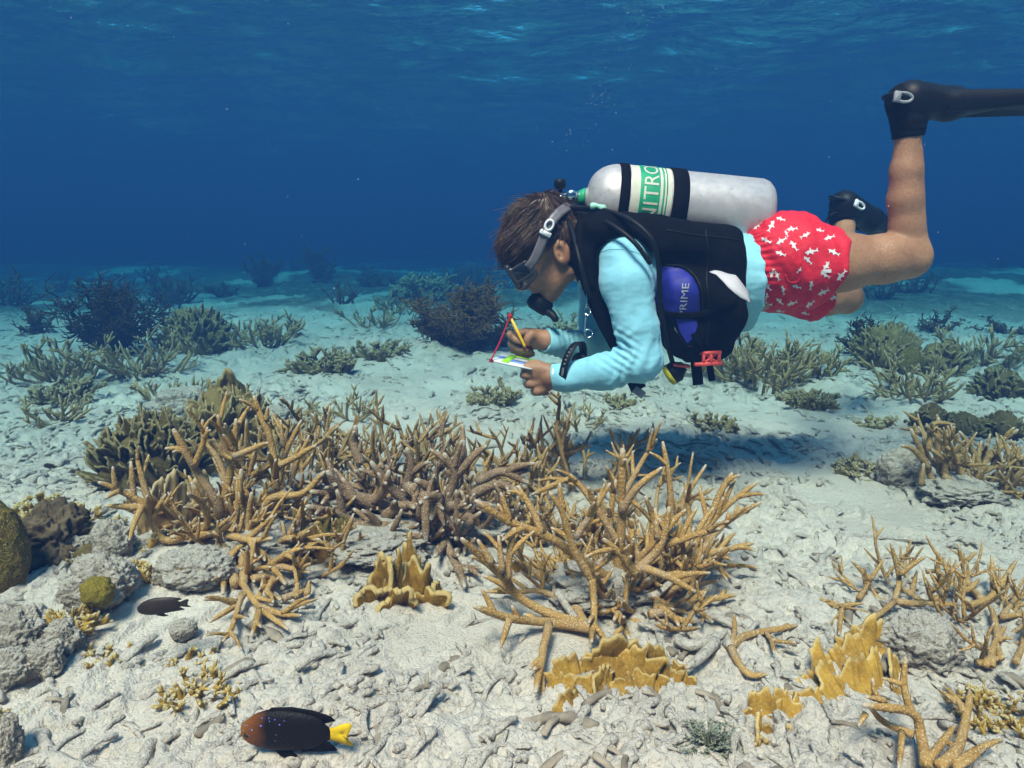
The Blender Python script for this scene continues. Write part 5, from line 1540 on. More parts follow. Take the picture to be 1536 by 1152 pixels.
# ---- left golden colony
Cc = [([(540, 600), (530, 550), (450, 430), (400, 340), (360, 265)], 0, -.04, 7), ([(440, 405), (470, 330), (490, 260)], -.03, -.03, 5),
 ([(440, 410), (390, 345), (330, 340)], -.03, -.05, 5), ([(545, 600), (570, 460), (590, 350), (600, 230)], 0, .02, 6.5), ([(575, 400), (545, 290), (532, 210)], .01, .0, 5),
 ([(700, 600), (745, 540), (750, 430), (730, 300), (690, 210), (668, 140)], .03, .06, 6.5), ([(750, 412), (850, 360), (905, 330)], .04, .03, 5.5),
 ([(690, 590), (740, 530), (860, 510), (940, 430)], .0, -.02, 6.5), ([(715, 230), (722, 180)], .05, .05, 4), ([(640, 360), (640, 230)], .05, .06, 5), ([(590, 370), (690, 330), (720, 320)], -.02, -.06, 5),
 ([(500, 310), (560, 370), (600, 380)], -.01, -.02, 5), ([(470, 650), (320, 690), (250, 560), (140, 495), (75, 470)], -.03, -.08, 6), ([(250, 565), (180, 565), (100, 560)], -.06, -.09, 5.5),
 ([(140, 495), (125, 410)], -.08, -.08, 4), ([(210, 545), (195, 390)], -.06, -.05, 4.5), ([(270, 560), (230, 430), (220, 360)], -.05, -.03, 5), ([(240, 560), (210, 620), (190, 690)], -.07, -.12, 4.5), ([(150, 500), (100, 530)], -.08, -.10, 4),
 ([(540, 640), (470, 670), (350, 680)], -.02, -.06, 7), ([(470, 660), (490, 600), (430, 470)], -.03, -.06, 5.5),
 ([(600, 860), (560, 740), (600, 600), (620, 420)], -.06, -.05, 6.5), ([(620, 800), (640, 660), (660, 510)], -.06, -.08, 5.5), ([(560, 670), (650, 690), (740, 685)], -.10, -.14, 5.5),
 ([(640, 690), (700, 640), (740, 600)], -.11, -.12, 5), ([(655, 695), (730, 780), (790, 860)], -.11, -.16, 5.5), ([(735, 785), (800, 740), (855, 720)], -.14, -.16, 5), ([(740, 785), (810, 800), (880, 815)], -.14, -.17, 5),
 ([(620, 700), (560, 770), (550, 900)], -.10, -.14, 5), ([(640, 880), (600, 940), (500, 1005)], -.10, -.18, 4.4), ([(620, 900), (590, 1010), (550, 1080)], -.13, -.18, 4.0), ([(620, 850), (690, 950), (800, 1035)], -.09, -.18, 4.2),
 ([(690, 945), (760, 970), (850, 980)], -.13, -.16, 4.5), ([(690, 960), (660, 1060)], -.14, -.18, 4.5), 
 ([(630, 860), (620, 760), (640, 700), (530, 790)], -.08, -.12, 5.5), ([(640, 760), (660, 820), (670, 850)], -.09, -.12, 5), ([(660, 840), (740, 830), (720, 890), (770, 920)], -.08, -.13, 5), ([(780, 920), (830, 900), (870, 880)], -.12, -.13, 5),
 ([(830, 910), (835, 830)], -.12, -.12, 4), ([(870, 900), (880, 850)], -.13, -.12, 4), ([(790, 700), (830, 620), (870, 570)], -.05, -.06, 5), ([(720, 740), (780, 690), (850, 690), (920, 690)], -.08, -.12, 5.5),
 ([(700, 560), (640, 520), (600, 560)], .0, -.04, 5), ([(560, 500), (540, 400), (480, 300), (470, 230)], .05, .08, 5), ([(760, 480), (790, 360), (850, 230)], .08, .12, 5), ([(800, 500), (830, 400), (880, 290)], .10, .12, 5), ([(780, 340), (770, 230)], .10, .12, 4)]
traced('golden staghorn thicket on the left with branches reaching down to the sand', 1.32, Cc, M_STAG, 2, Z4, base_px=(345, 850), subs=2.0, dead=0.5, rpx=5.5, thick=1.0)
# ---- middle brown colonies, thick and sprawling
Bb = [([(1060, 600), (1090, 560), (1150, 520), (1190, 430)], 0, -.06, 8), ([(1150, 560), (1000, 520), (890, 505)], -.02, -.10, 8), ([(1080, 640), (980, 590), (870, 565)], -.06, -.13, 7), ([(1100, 620), (1010, 700), (945, 720)], -.06, -.15, 7.5),
 ([(1250, 600), (1150, 545), (1020, 500), (950, 430)], .0, -.06, 8), ([(1300, 570), (1200, 500), (1120, 390)], .02, -.02, 8), ([(1310, 600), (1320, 520), (1330, 690)], -.06, -.14, 8), ([(1350, 590), (1380, 530), (1345, 610)], -.08, -.13, 8),
 ([(1250, 500), (1270, 400), (1255, 340)], .04, .03, 7.5), ([(1080, 400), (1055, 330), (1060, 255)], .08, .10, 8), ([(1430, 580), (1350, 500), (1290, 460)], .0, -.04, 9), ([(1450, 600), (1500, 610), (1440, 690)], -.05, -.12, 8),
 ([(1400, 560), (1440, 440), (1400, 360)], .04, .03, 8), ([(1470, 420), (1470, 310)], .06, .06, 7.5), ([(1440, 440), (1500, 380), (1560, 330)], .04, .06, 7.5), ([(1420, 560), (1510, 560), (1600, 590)], -.03, -.06, 8),
 ([(1300, 640), (1180, 640), (1060, 640), (1000, 700)], -.04, -.12, 8), ([(1370, 620), (1430, 760), (1480, 870)], -.05, -.16, 6.5), ([(1440, 800), (1540, 800)], -.12, -.12, 5.5), ([(1070, 700), (1100, 790)], -.10, -.14, 6),
 ([(1260, 480), (1290, 530)], .0, -.03, 8), ([(1170, 600), (1230, 560), (1310, 555)], -.04, -.06, 8), ([(1010, 590), (985, 500)], -.08, -.09, 6), ([(1500, 520), (1600, 480), (1680, 500)], .0, -.06, 8), ([(1530, 470), (1620, 430), (1720, 470)], .03, .0, 8)]
traced('dark taupe staghorn colony with thick tangled branches in the middle', 1.40, Bb, M_STAGB, 3, Z4, base_px=(610, 830), subs=2.6, dead=0.3, rpx=7.5, thick=1.0)
staghorn(ground_pt(680, 800), 'dark brown staghorn clump between the taupe thicket and golden front colony', 0.19, 12, 0.009, M_STAGB, 33, level=2, up=0.1, flatn=0.62, dead=0.3)
staghorn(ground_pt(555, 800), 'low brown staghorn clump behind the yellow fire coral', 0.17, 10, 0.0085, M_STAGB, 34, level=2, up=0.15, flatn=0.6, dead=0.3)
# ---- thinner rows behind
rows_ = [(455, 735, .26, 10, .0062, M_STAGO, 'thin olive staghorn clump behind the left golden thicket'), (585, 720, .27, 11, .0068, M_STAGO, 'upright olive staghorn clump behind the taupe thicket'),
         (530, 700, .22, 9, .0055, M_STAGO, 'slender staghorn sprigs on pale sand behind the thickets'), (660, 735, .24, 9, .0062, M_STAGO, 'olive staghorn clump just left of the diver\'s shadow'),
         (800, 720, .24, 10, .0062, M_STAG, 'staghorn clump under the diver\'s hands, behind the golden colony'), (880, 730, .24, 9, .0068, M_STAG, 'tall staghorn clump directly behind the golden front colony'),
         (790, 800, .17, 8, .0068, M_STAG, 'golden staghorn sprigs left of the bright front colony'), (400, 720, .22, 8, .0062, M_STAG, 'golden staghorn sprigs behind the left thicket'), (980, 780, .20, 7, .0060, M_STAG, 'golden staghorn sprigs at the right rear of the front colony')]
for i, (x, y, s_, n, r_, m_, lb) in enumerate(rows_):
    staghorn(ground_pt(x, y), lb, s_, n, r_, m_, 60 + i, level=2, up=0.45, flatn=0.35, dead=0.4, kids=(1, 3))
fill_ = [(700, 770, .20, 10, .0066, M_STAG, 'golden staghorn sprigs right of the taupe thicket'), (760, 775, .19, 9, .0064, M_STAGO, 'olive staghorn clump left behind the front colony'), (640, 775, .20, 10, .0070, M_STAGB, 'brown staghorn clump inside the taupe thicket'), (500, 770, .20, 10, .0064, M_STAG, 'golden staghorn clump between the left and taupe thickets'),
         (430, 800, .18, 9, .0062, M_STAG, 'golden staghorn clump in the heart of the left thicket'), (360, 770, .20, 10, .0062, M_STAG, 'golden staghorn clump at the rear of the left thicket'), (300, 760, .18, 8, .0058, M_STAG, 'slim golden staghorn clump beside the dark plate mound'), (850, 800, .19, 10, .0066, M_STAG, 'golden staghorn clump at the left rear of the front colony'), (1010, 850, .17, 8, .0060, M_STAG, 'golden staghorn clump at the right flank of the front colony'),
         (590, 760, .20, 10, .0068, M_STAGB, 'brown staghorn clump at the rear of the taupe thicket'), (380, 850, .15, 8, .0060, M_STAG, 'low golden staghorn clump at the front of the left thicket')]
for i, (x, y, s_, n, r_, m_, lb) in enumerate(fill_):
    staghorn(ground_pt(x, y), lb, s_, n, r_, m_, 160 + i, level=2, up=0.3, flatn=0.42, dead=0.4, kids=(1, 3), foot=0.45)
fill_ = [(960, 900, .20, 10, .0052, 'slender golden sprigs in the middle of the front colony'), (870, 880, .18, 9, .0052, 'slender golden sprigs at the left of the front colony'), (330, 810, .17, 9, .0050, 'slender golden sprigs among the left thicket plates'), (460, 850, .15, 9, .0050, 'slender golden sprigs left of the lumpy yellow fire coral'), (540, 740, .20, 9, .0050, 'slender golden sprigs above the taupe thicket'), (730, 730, .20, 9, .0050, 'slender golden sprigs at the rear of the dark brown clump')]
for i, (x, y, s_, n, r_, lb) in enumerate(fill_):
    staghorn(ground_pt(x, y), lb, s_, n, r_, M_STAG, 260 + i, level=2, up=0.5, flatn=0.35, dead=0.3, kids=(2, 3), foot=0.4)
# ---- right hand sprigs, followed from the photograph
S2 = [([(1000, 340), (900, 420), (820, 470)], 0, -.05, 4.5), ([(1000, 335), (1020, 240), (985, 95)], 0, .02, 4.5), ([(1020, 225), (1080, 180), (1130, 150)], .0, .0, 4), ([(1005, 340), (1090, 345), (1270, 350)], 0, -.02, 5), ([(850, 325), (900, 250), (955, 160)], .0, .05, 4),
 ([(900, 250), (860, 210), (820, 170)], .02, .04, 4), ([(780, 365), (720, 340), (680, 320)], -.02, -.02, 4), ([(775, 360), (820, 350), (870, 345)], -.02, .0, 4), ([(780, 360), (775, 420), (768, 475)], -.02, -.05, 4), ([(1070, 310), (1080, 260), (1095, 210)], .0, .02, 4),
 ([(1035, 285), (1100, 330), (1160, 345)], .01, .0, 4.5), ([(1210, 320), (1185, 230), (1175, 130)], .03, .04, 4), ([(1170, 330), (1230, 280), (1255, 230)], .02, .03, 4), ([(1360, 330), (1300, 250), (1265, 100)], .05, .08, 5), ([(1300, 170), (1340, 130)], .07, .07, 3.5),
 ([(1240, 290), (1300, 290), (1350, 245)], .04, .05, 4.5), ([(1300, 355), (1360, 335), (1410, 310), (1505, 165)], .05, .06, 5), ([(1410, 300), (1400, 145)], .05, .06, 4.5), ([(1130, 215), (1180, 215), (1240, 260), (1290, 280)], .06, .05, 3.5), ([(1220, 260), (1228, 150)], .06, .07, 3.5)]
traced('spindly golden staghorn sprigs on the white rubble at the right', 1.14, S2, M_STAG, 5, Z6, base_px=(1350, 910), subs=0.4, dead=0.3, rpx=4.5)
S2b = [([(1430, 500), (1410, 400), (1390, 350)], 0, .0, 5), ([(1420, 490), (1460, 440)], 0, .02, 4), ([(1400, 600), (1420, 500), (1490, 490)], -.02, .0, 4.5), ([(1340, 590), (1400, 580), (1450, 570)], -.02, -.04, 4.5), ([(1440, 570), (1420, 500)], 0, .0, 4.5), ([(1440, 405), (1500, 395), (1570, 390)], .03, .04, 4.5), ([(1450, 390), (1490, 340), (1520, 290)], .04, .05, 4), ([(1500, 590), (1530, 520), (1540, 440)], 0, .02, 4), ([(1380, 605), (1395, 540), (1340, 500)], -.03, -.02, 4)]
traced('short golden staghorn sprigs at the right edge beside the boulder', 1.12, S2b, M_STAG, 6, Z6, base_px=(1500, 1000), subs=0.4, dead=0.3, rpx=4.5)
S3 = [([(1130, 1010), (1110, 900), (1070, 800), (870, 765)], 0, -.06, 8), ([(1075, 805), (1040, 690), (1045, 570)], -.02, .0, 6.5), ([(990, 790), (920, 720), (910, 660)], -.04, -.03, 5.5), ([(1080, 890), (960, 840), (900, 780)], -.01, -.03, 6), ([(880, 800), (850, 850)], -.05, -.06, 4.5), ([(1030, 680), (950, 655)], -.01, .0, 4.5), ([(960, 750), (880, 730)], -.04, -.05, 5), ([(1030, 880), (1020, 1030)], -.02, -.06, 5)]
staghorn(ground_pt(1480, 960), 'tangled golden staghorn sprigs at the right edge above the boulder', 0.16, 9, 0.0038, M_STAG, 181, level=2, up=0.4, flatn=0.45, kids=(1, 3), foot=0.6)
staghorn(ground_pt(1400, 905), 'thin golden staghorn tangle behind the right boulder', 0.17, 9, 0.0036, M_STAG, 182, level=2, up=0.4, flatn=0.45, kids=(1, 3), foot=0.7)
traced('stout golden staghorn antler in the lower right corner', 0.80, S3, M_STAG, 7, Z6, base_px=(1390, 1150), subs=0.4, dead=0.2, rpx=6)
S4 = [([(1120, 1010), (1200, 920), (1250, 850)], 0, .02, 6), ([(1180, 1020), (1260, 940), (1300, 800), (1310, 710)], .02, .06, 7.5), ([(1290, 800), (1240, 720), (1210, 690)], .05, .06, 5.5), ([(1280, 770), (1180, 700)], .05, .07, 5.5), ([(1250, 1010), (1340, 950), (1440, 910)], .0, .03, 6), ([(1260, 960), (1200, 900)], .02, .02, 5), ([(1250, 1030), (1370, 950)], -.02, .0, 5)]
traced('branching golden staghorn beside the stout antler in the lower right', 0.83, S4, M_STAG, 8, Z6, base_px=(1430, 1150), subs=0.5, dead=0.2, rpx=6)
S5 = [([(320, 520), (380, 480), (470, 460), (595, 435)], 0, .04, 6), ([(325, 515), (335, 460), (335, 395)], 0, .02, 5), ([(320, 530), (350, 590), (400, 640), (470, 640)], 0, -.05, 6), ([(470, 470), (500, 500), (590, 510)], .02, .02, 4), ([(490, 490), (500, 550)], .02, .0, 4), ([(540, 450), (560, 430)], .03, .04, 4)]
traced('small curved staghorn fragment lying right of the golden front colony', 1.02, S5, M_STAG, 9, Z6, base_px=(1098, 990), subs=0.3, dead=0.5, rpx=5)
# dead grey stems under the front colony
Dd = [([(900, 860), (960, 880), (1050, 850), (1080, 830)], 0, .02, 8), ([(1040, 870), (980, 930), (930, 960)], 0, -.04, 8), ([(600, 840), (700, 870), (800, 900)], -.02, -.06, 7), ([(1080, 870), (1110, 900)], .0, .0, 7), ([(470, 690), (540, 790), (600, 830)], .0, -.02, 6), ([(740, 720), (820, 700), (900, 640)], .02, .03, 7)]
o = traced('bare grey dead staghorn stems at the foot of the front colony', 1.10, Dd, M_DEAD, 10, Z3, base_px=(960, 950), subs=0.8, dead=0, rpx=7, group='dead coral stems', name='dead_staghorn')

# ---- plates and fire corals in front
rng = random.Random(3)
def plates(px, py, label, mat, specs, seed, name='fire_coral', group='fire corals', th=0.0045):
    """single plates placed by hand: (dx px, dy px, width px, height px, heading, lean, wave)"""
    rng = random.Random(seed); g = ground_pt(px, py); s_ = g.y / FPX * 1.05
    o = empty(name, tuple(g), label, 'coral', group)
    for (dx, dy, w, h, hd_, ln, wv) in specs:
        q = ground_pt(px + dx, py + dy); q.z = zat(q.x, q.y) - 0.012
        mb = MB(); blade_block(mb, q, hd_, w * s_ * 1.2, h * s_ * 0.74 + 0.012, th, rng, ln, wv, 33, 10, 2.0 * w / 70, 0.85, rng.uniform(-.15, .15), 0.34)
        mb.build('blade', mat, o)
    return o
plates(925, 1030, 'broad mustard fire coral plate at the foot of the golden front colony', M_FIRE, [(-60, 0, 100, 60, 0.45, 0.5, .10), (15, -6, 120, 78, -0.25, 0.25, .10), (72, -16, 90, 66, 0.55, 0.5, .12), (-88, 16, 56, 32, -0.3, 0.8, .12), (-10, -26, 110, 84, 0.15, -0.2, .10), (-30, 18, 90, 40, 0.25, 0.6, .10), (62, 2, 80, 46, -0.5, 0.6, .12), (-60, 34, 66, 32, 0.75, 0.5, .10), (36, 14, 80, 36, 0.12, 0.8, .10), (95, -4, 50, 40, -0.8, 0.3, .12), (-20, 6, 60, 60, 0.9, 0.1, .12)], 1)
plates(605, 905, 'lumpy yellow fire coral with upright lobes below the taupe thicket', M_FIRE, [(0, 0, 50, 95, 0.9, 0.1, .25), (-22, -4, 45, 105, -0.6, -0.15, .25), (22, -6, 60, 85, 0.3, 0.1, .25), (40, 0, 55, 45, -0.3, -0.2, .2), (-42, 0, 55, 40, 0.3, -0.4, .2), (8, -16, 60, 105, -0.1, 0.2, .2), (52, -10, 40, 50, 1.0, 0, .2), (-10, 4, 50, 50, 0.1, -0.5, .25)], 2, th=0.009)
plates(1292, 1040, 'folded golden fire coral sheet leaning on the boulder at the right', M_FIREB, [(-34, -6, 80, 80, 0.55, 0.6, .14), (6, -14, 90, 92, 0.30, 0.7, .14), (38, -34, 90, 88, 0.15, 0.6, .14), (-8, 10, 90, 60, 0.45, 0.8, .14), (34, 0, 80, 74, 0.35, 0.7, .14), (62, -14, 60, 72, 0.9, 0.3, .14), (14, -40, 90, 90, -0.1, 0.4, .14)], 3)
plates(1190, 1085, 'long golden fire coral frill lying low on the rubble', M_FIREB, [(-40, 0, 80, 50, 0.2, 0.5, .10), (5, -8, 90, 54, 0.25, 0.6, .10), (48, -18, 70, 46, 0.35, 0.6, .10), (-15, -12, 80, 50, 0.1, 0.2, .10), (-50, 30, 40, 46, 1.2, 0.1, .15), (0, 24, 30, 34, 1.4, 0.1, .15), (-68, -6, 26, 26, 0.1, 0, .2)], 4)
plates(1135, 1120, 'small golden fire coral scrap beside the feathery tuft', M_FIRE, [(0, 0, 36, 40, 0.4, -.2, .2), (14, -10, 26, 40, -0.6, .1, .2)], 14)
plates(270, 795, 'pale tan fire coral plates standing among the left staghorn branches', M_FIREP, [(-30, 0, 60, 95, 0.9, 0.0, .12), (-8, -6, 60, 110, 0.8, 0.1, .12), (18, 4, 66, 75, 0.5, -0.2, .15), (40, -8, 50, 95, 1.1, 0.1, .12), (-5, 12, 80, 40, 0.2, -0.4, .15), (32, 10, 50, 50, 0.2, -0.4, .2)], 5, th=0.005)
plates(465, 835, 'small mustard fire coral plates under the staghorn, left of the middle', M_FIRE, [(-15, 0, 36, 60, 0.6, 0, .2), (8, -4, 44, 65, 0.2, .1, .2), (20, 6, 40, 40, -0.4, -.2, .2), (-4, 8, 40, 36, 0.1, -.4, .2)], 6)
plates(830, 850, 'little mustard fire coral frill behind the front branches', M_FIRE, [(-20, 0, 40, 34, .2, 0, .2), (15, -4, 40, 40, -.3, .1, .2), (-60, 6, 40, 26, .1, -.2, .2)], 7)
def fingers(px, py, wpx, hpx, n, label, seed, mat=None, fw=9, name='fire_coral', group='branching fire corals', sink=0.01):
    g = ground_pt(px, py); s_ = g.y / FPX * 1.05; rng = random.Random(seed)
    o = empty(name, tuple(g), label, 'coral', group)
    for k in range(n):
        a_ = k * 2.4; rr = math.sqrt((k + 0.5) / n)
        q = Vector((g.x + math.cos(a_) * rr * wpx / 2 * s_, g.y + math.sin(a_) * rr * wpx / 3 * s_, 0)); q.z = zat(q.x, q.y) - sink
        mb = MB()
        h = hpx * s_ * rng.uniform(0.40, 0.70)
        d_ = (math.cos(a_) * rr * 0.9 + rng.gauss(0, .3), math.sin(a_) * rr * 0.7 - 0.1 + rng.gauss(0, .3), rng.uniform(0.5, 1.1))
        grow(mb, q, d_, h, fw * s_ / 2 * rng.uniform(0.8, 1.25), rng, 2, 0.2, 6, 0.0, 4, 0.85, 0.008, (2, 3))
        mb.build('branch', mat or M_FIREF, o)
    return o
for i, (x, y, w, h, n, lb) in enumerate([(100, 950, 60, 75, 14, 'golden branching fire coral climbing the grey rock at the left'), (165, 985, 70, 38, 12, 'low golden branching fire coral on sand right of the left rocks'),
        (300, 1050, 110, 60, 20, 'pale golden branching fire coral on the sand at lower left'), (285, 990, 55, 45, 10, 'small pale fire coral tuft just above the lower left clump'), (55, 775, 50, 50, 12, 'knobbly golden fire coral behind the brain coral'), (100, 800, 70, 65, 18, 'dense knobbly fire coral at the left rear of the rocks'),
        (215, 870, 20, 50, 6, 'narrow yellow fire coral finger against the flat pale rock'), (300, 840, 45, 26, 8, 'little yellow fire coral under the left thicket'), (1490, 1075, 90, 80, 24, 'spiky yellow fire coral at the right edge'), (80, 1085, 36, 14, 6, 'tiny golden coral sprig in sand, lower left'), (5, 1070, 20, 50, 5, 'yellow fire coral finger at the left edge'),
        (285, 1140, 36, 20, 6, 'tiny golden coral sprig left of the yellow tailed fish'), (455, 1128, 60, 30, 8, 'small golden fire coral behind the yellow tailed fish'), (160, 790, 50, 30, 10, 'low yellow fire coral behind the flat pale rock'), (45, 930, 40, 40, 9, 'golden branching coral on top of the left boulder'), (200, 830, 44, 40, 10, 'brownish gold coral right of the knobby stone'), (20, 800, 40, 40, 9, 'golden coral tuft touching the brain coral')]):
    fingers(x, y, w, h, n, lb, 200 + i, fw=9 if w > 40 else 7)

# ---- rocks and mounds in front
rock(145, 915, 105, 85, 'round grey rock with a mustard coral on it, lower left', 1)
rock(285, 885, 120, 60, 'flat pale rock with pink crust below the left thicket', 2, amp=0.18)
rock(25, 985, 76, 84, 'pale boulder at the left edge', 3)
rock(90, 985, 56, 60, 'grey stone between the left boulder and the round rock', 4)
rock(65, 1015, 60, 60, 'small pale stone in front of the left boulder', 5)
rock(10, 1030, 70, 60, 'low dark stone in the left corner', 6)
rock(165, 845, 60, 70, 'knobby grey stone behind the round rock', 7)
rock(105, 845, 60, 50, 'shaded grey stone behind the left corals', 8)
rock(70, 850, 120, 95, 'dark encrusted reef knob behind the left rocks', 61, M_KNOB, 0.3)
rock(5, 1150, 60, 90, 'grey rock at the bottom left corner', 9)
rock(272, 960, 44, 34, 'small round grey stone under the dark fish', 10, amp=0.1)
rock(1395, 1005, 130, 84, 'rounded pale boulder behind the golden fire coral at right', 11, amp=0.18)
rock(1355, 730, 66, 60, 'round grey rock beside the right staghorn', 12, amp=0.15)
rock(560, 845, 170, 46, 'dead reef rock under the taupe thicket', 13, depth=160)
rock(380, 850, 120, 55, 'dead reef rock under the left thicket', 14)
rock(900, 915, 150, 60, 'dead reef rock under the golden front colony', 15)
rock(720, 810, 130, 50, 'dead reef rock behind the front colony', 16)
rock(470, 770, 130, 50, 'dead reef rock in the left thicket', 17)
rock(270, 640, 90, 60, 'grey rock between the two dark plate corals', 18)
rock(410, 650, 70, 40, 'grey rock behind the left thicket', 19)
rock(1450, 760, 120, 40, 'low grey rock under the right staghorn', 20)
rock(150, 830, 80, 50, 'grey stone in shade behind the knobby stone', 21)
o = rock(-2, 895, 84, 150, 'tall olive brain coral cut off by the left edge', 22, M_BRAIN, 0.06, name='brain_coral', cat='coral', sink=0.12)
o = rock(500, 830, 70, 62, 'olive star coral mound under the taupe staghorn', 23, M_BRAIN, 0.08, name='star_coral', cat='coral')
g = ground_pt(150, 915)
c_ = P(146, 888, g.y - 0.035)
mc = link_mesh('mustard_coral', np_mesh('mustard_coral', *rock_block(Vector((0, 0, 0)), (0.026, 0.02, 0.027), 31, 24, 0.12, 5)), M_MUSTARD); mc.location = c_
tag(mc, 'small round mustard coral growing on the grey rock', 'coral')

# ---- dark plate colonies and bushes in the middle distance
def BL(px, py, wpx, hpx, n, bwpx, mat, label, seed, **k):
    g = ground_pt(px, py); s_ = g.y / FPX * 1.03
    g.y += wpx * s_ * 0.35; g.z = zat(g.x, g.y)
    return blades(g, label, wpx * s_ * 1.02, hpx * s_ * 0.92, n, bwpx * s_, mat, seed, name='plate_coral', group='upright plate corals', **k)
BL(205, 735, 150, 150, 150, 26, M_FIREG, 'dark olive plate coral mound left of the staghorn thicket', 1, th=0.005, lean=0.3)
BL(335, 690, 105, 150, 90, 28, M_FIREL, 'tall greenish plate coral behind the left thicket', 2, th=0.005)
BL(70, 815, 60, 60, 40, 16, M_FIREG, 'dark brown leafy coral behind the left rocks', 51, th=0.004)
BL(125, 850, 50, 46, 30, 14, M_FIREG, 'small dark leafy coral between the left stones', 52, th=0.004)
BL(282, 530, 90, 85, 110, 13, M_FIREL, 'domed tan plate coral beside the dark bush at left', 3, th=0.008, elong=1.0)
fingers(95, 605, 56, 56, 32, 'small yellowish plate coral at the left edge of the sand', 404, mat=M_FIRET, fw=7, name='branching_coral', group='small branching corals')
fingers(490, 562, 62, 60, 34, 'pale plate coral clump alone on the sand, left of middle', 405, mat=M_FIRET, fw=7, name='branching_coral', group='small branching corals')
fingers(573, 536, 52, 37, 28, 'low tan coral lump on the sand left of the large bush', 406, mat=M_FIRET, fw=7, name='branching_coral', group='small branching corals')
fingers(741, 607, 46, 47, 30, 'small brown plate coral under the writing hand', 407, mat=M_FIRET, fw=7, name='branching_coral', group='small branching corals')
BL(1345, 556, 86, 78, 110, 12, M_FIREL, 'olive plate coral right of the far thicket', 8, th=0.008)
BL(1422, 565, 64, 66, 80, 11, M_FIREL, 'tan plate coral behind the right hand staghorns', 9, th=0.008)
BL(1515, 600, 64, 66, 70, 12, M_FIREG, 'plate coral cut by the right edge', 10, th=0.008)
BL(1405, 655, 50, 50, 60, 11, M_FIREG, 'dark plate coral above the round grey rock', 11, th=0.006)
BL(1455, 660, 60, 50, 60, 11, M_FIREG, 'dark plate coral behind the right staghorn', 12, th=0.006)
BL(1520, 660, 60, 60, 60, 11, M_FIREG, 'dark plate coral low at the right edge', 13, th=0.006)
fingers(1075, 648, 44, 37, 20, 'little tan coral in the diver\'s shadow', 414, mat=M_FIRET, fw=7, name='branching_coral', group='small branching corals')
fingers(1215, 618, 36, 52, 20, 'small upright tan coral right of the far thicket\'s foot', 415, mat=M_FIRET, fw=7, name='branching_coral', group='small branching corals')
fingers(1190, 605, 40, 32, 20, 'low yellowish coral at the far thicket\'s foot', 416, mat=M_FIRET, fw=7, name='branching_coral', group='small branching corals')
fingers(1316, 640, 30, 32, 18, 'tiny tan coral alone on the right hand sand', 417, mat=M_FIRET, fw=7, name='branching_coral', group='small branching corals')
fingers(1292, 712, 50, 50, 24, 'pale yellow coral left of the round grey rock', 418, mat=M_FIRET, fw=7, name='branching_coral', group='small branching corals')
fingers(640, 448, 60, 56, 32, 'far rounded coral head in the blue haze, centre left', 419, mat=M_FIRET, fw=7, name='branching_coral', group='small branching corals')
fingers(930, 610, 40, 35, 20, 'small tan coral lump below the diver\'s elbow', 420, mat=M_FIRET, fw=7, name='branching_coral', group='small branching corals')
fingers(840, 502, 50, 27, 22, 'small coral lump behind the pencil hand', 421, mat=M_FIRET, fw=7, name='branching_coral', group='small branching corals')
rock(1366, 566, 36, 44, 'smooth round olive sponge by the right plate coral', 41, M_BRAIN, 0.05, name='round_sponge', cat='sponge', sink=0.15)
for i, (x, y, s_, n, r_, lb) in enumerate([(1160, 588, .60, 34, .0085, 'wide pale staghorn thicket on the sand behind the diver'), (1110, 575, .42, 20, .008, 'left part of the pale thicket under the black vest'),
        (1225, 570, .40, 18, .008, 'right part of the pale thicket under the red shorts'), (1400, 605, .42, 20, .008, 'thin staghorn clump among the right plate corals'), (60, 585, .50, 22, .009, 'hazy staghorn thicket at the left edge'),
        (195, 570, .50, 22, .009, 'staghorn thicket under the dark left bush'), (385, 525, .55, 22, .011, 'hazy staghorn thicket right of the domed plate coral'), (250, 615, .26, 12, .007, 'grey staghorn sprigs on the left sand'), (75, 640, .22, 9, .007, 'fallen staghorn sprigs near the left edge'),
        (560, 495, .36, 12, .009, 'thin staghorn sprigs on open sand left of the large bush'), (1505, 560, .5, 16, .011, 'far staghorn clump at the right edge'), (590, 470, .4, 12, .012, 'distant staghorn sprigs in the haze'), (520, 635, .2, 8, .006, 'little staghorn sprigs on the sand above the thickets'), (870, 645, .16, 7, .006, 'broken staghorn sprigs below the near elbow'), (420, 640, .2, 8, .006, 'staghorn sprigs right of the tall greenish plates'), (860, 500, .3, 8, .009, 'thin sprigs behind the writing hand')]):
    g = ground_pt(x, y); g.y += s_ * 0.3; g.z = zat(g.x, g.y)
    staghorn(g, lb, s_ * (0.52 if n > 15 else .72), n, r_, M_STAGF, 90 + i, level=2 if n < 30 else 3, up=0.45, flatn=0.42, seg=5, dead=0.3, foot=0.65, kids=(2, 3))
S6 = [([(1150, 780), (1120, 690), (1060, 560)], 0, .02, 5), ([(1130, 720), (1080, 650), (1020, 625)], 0, -.02, 5), ([(1180, 740), (1170, 610), (1175, 510)], .02, .04, 5), ([(1130, 650), (1150, 540), (1240, 540)], .0, .04, 4), ([(1200, 760), (1190, 680), (1140, 640)], 0, .0, 5), ([(1340, 770), (1330, 680), (1260, 570)], .02, .04, 5), ([(1340, 760), (1390, 660), (1480, 610)], .02, .06, 5), ([(1330, 700), (1350, 610)], .03, .05, 4), ([(1300, 740), (1240, 690), (1290, 650)], .0, .02, 4.5), ([(1340, 740), (1420, 710), (1480, 690)], .02, .04, 4.5), ([(1190, 750), (1270, 800), (1330, 830)], -.02, -.05, 4.5), ([(1240, 740), (1230, 640), (1200, 600)], .05, .06, 4), ([(1100, 790), (1110, 700)], -.02, -.02, 4.5), ([(1400, 720), (1420, 620), (1500, 560)], .05, .08, 4.5)]
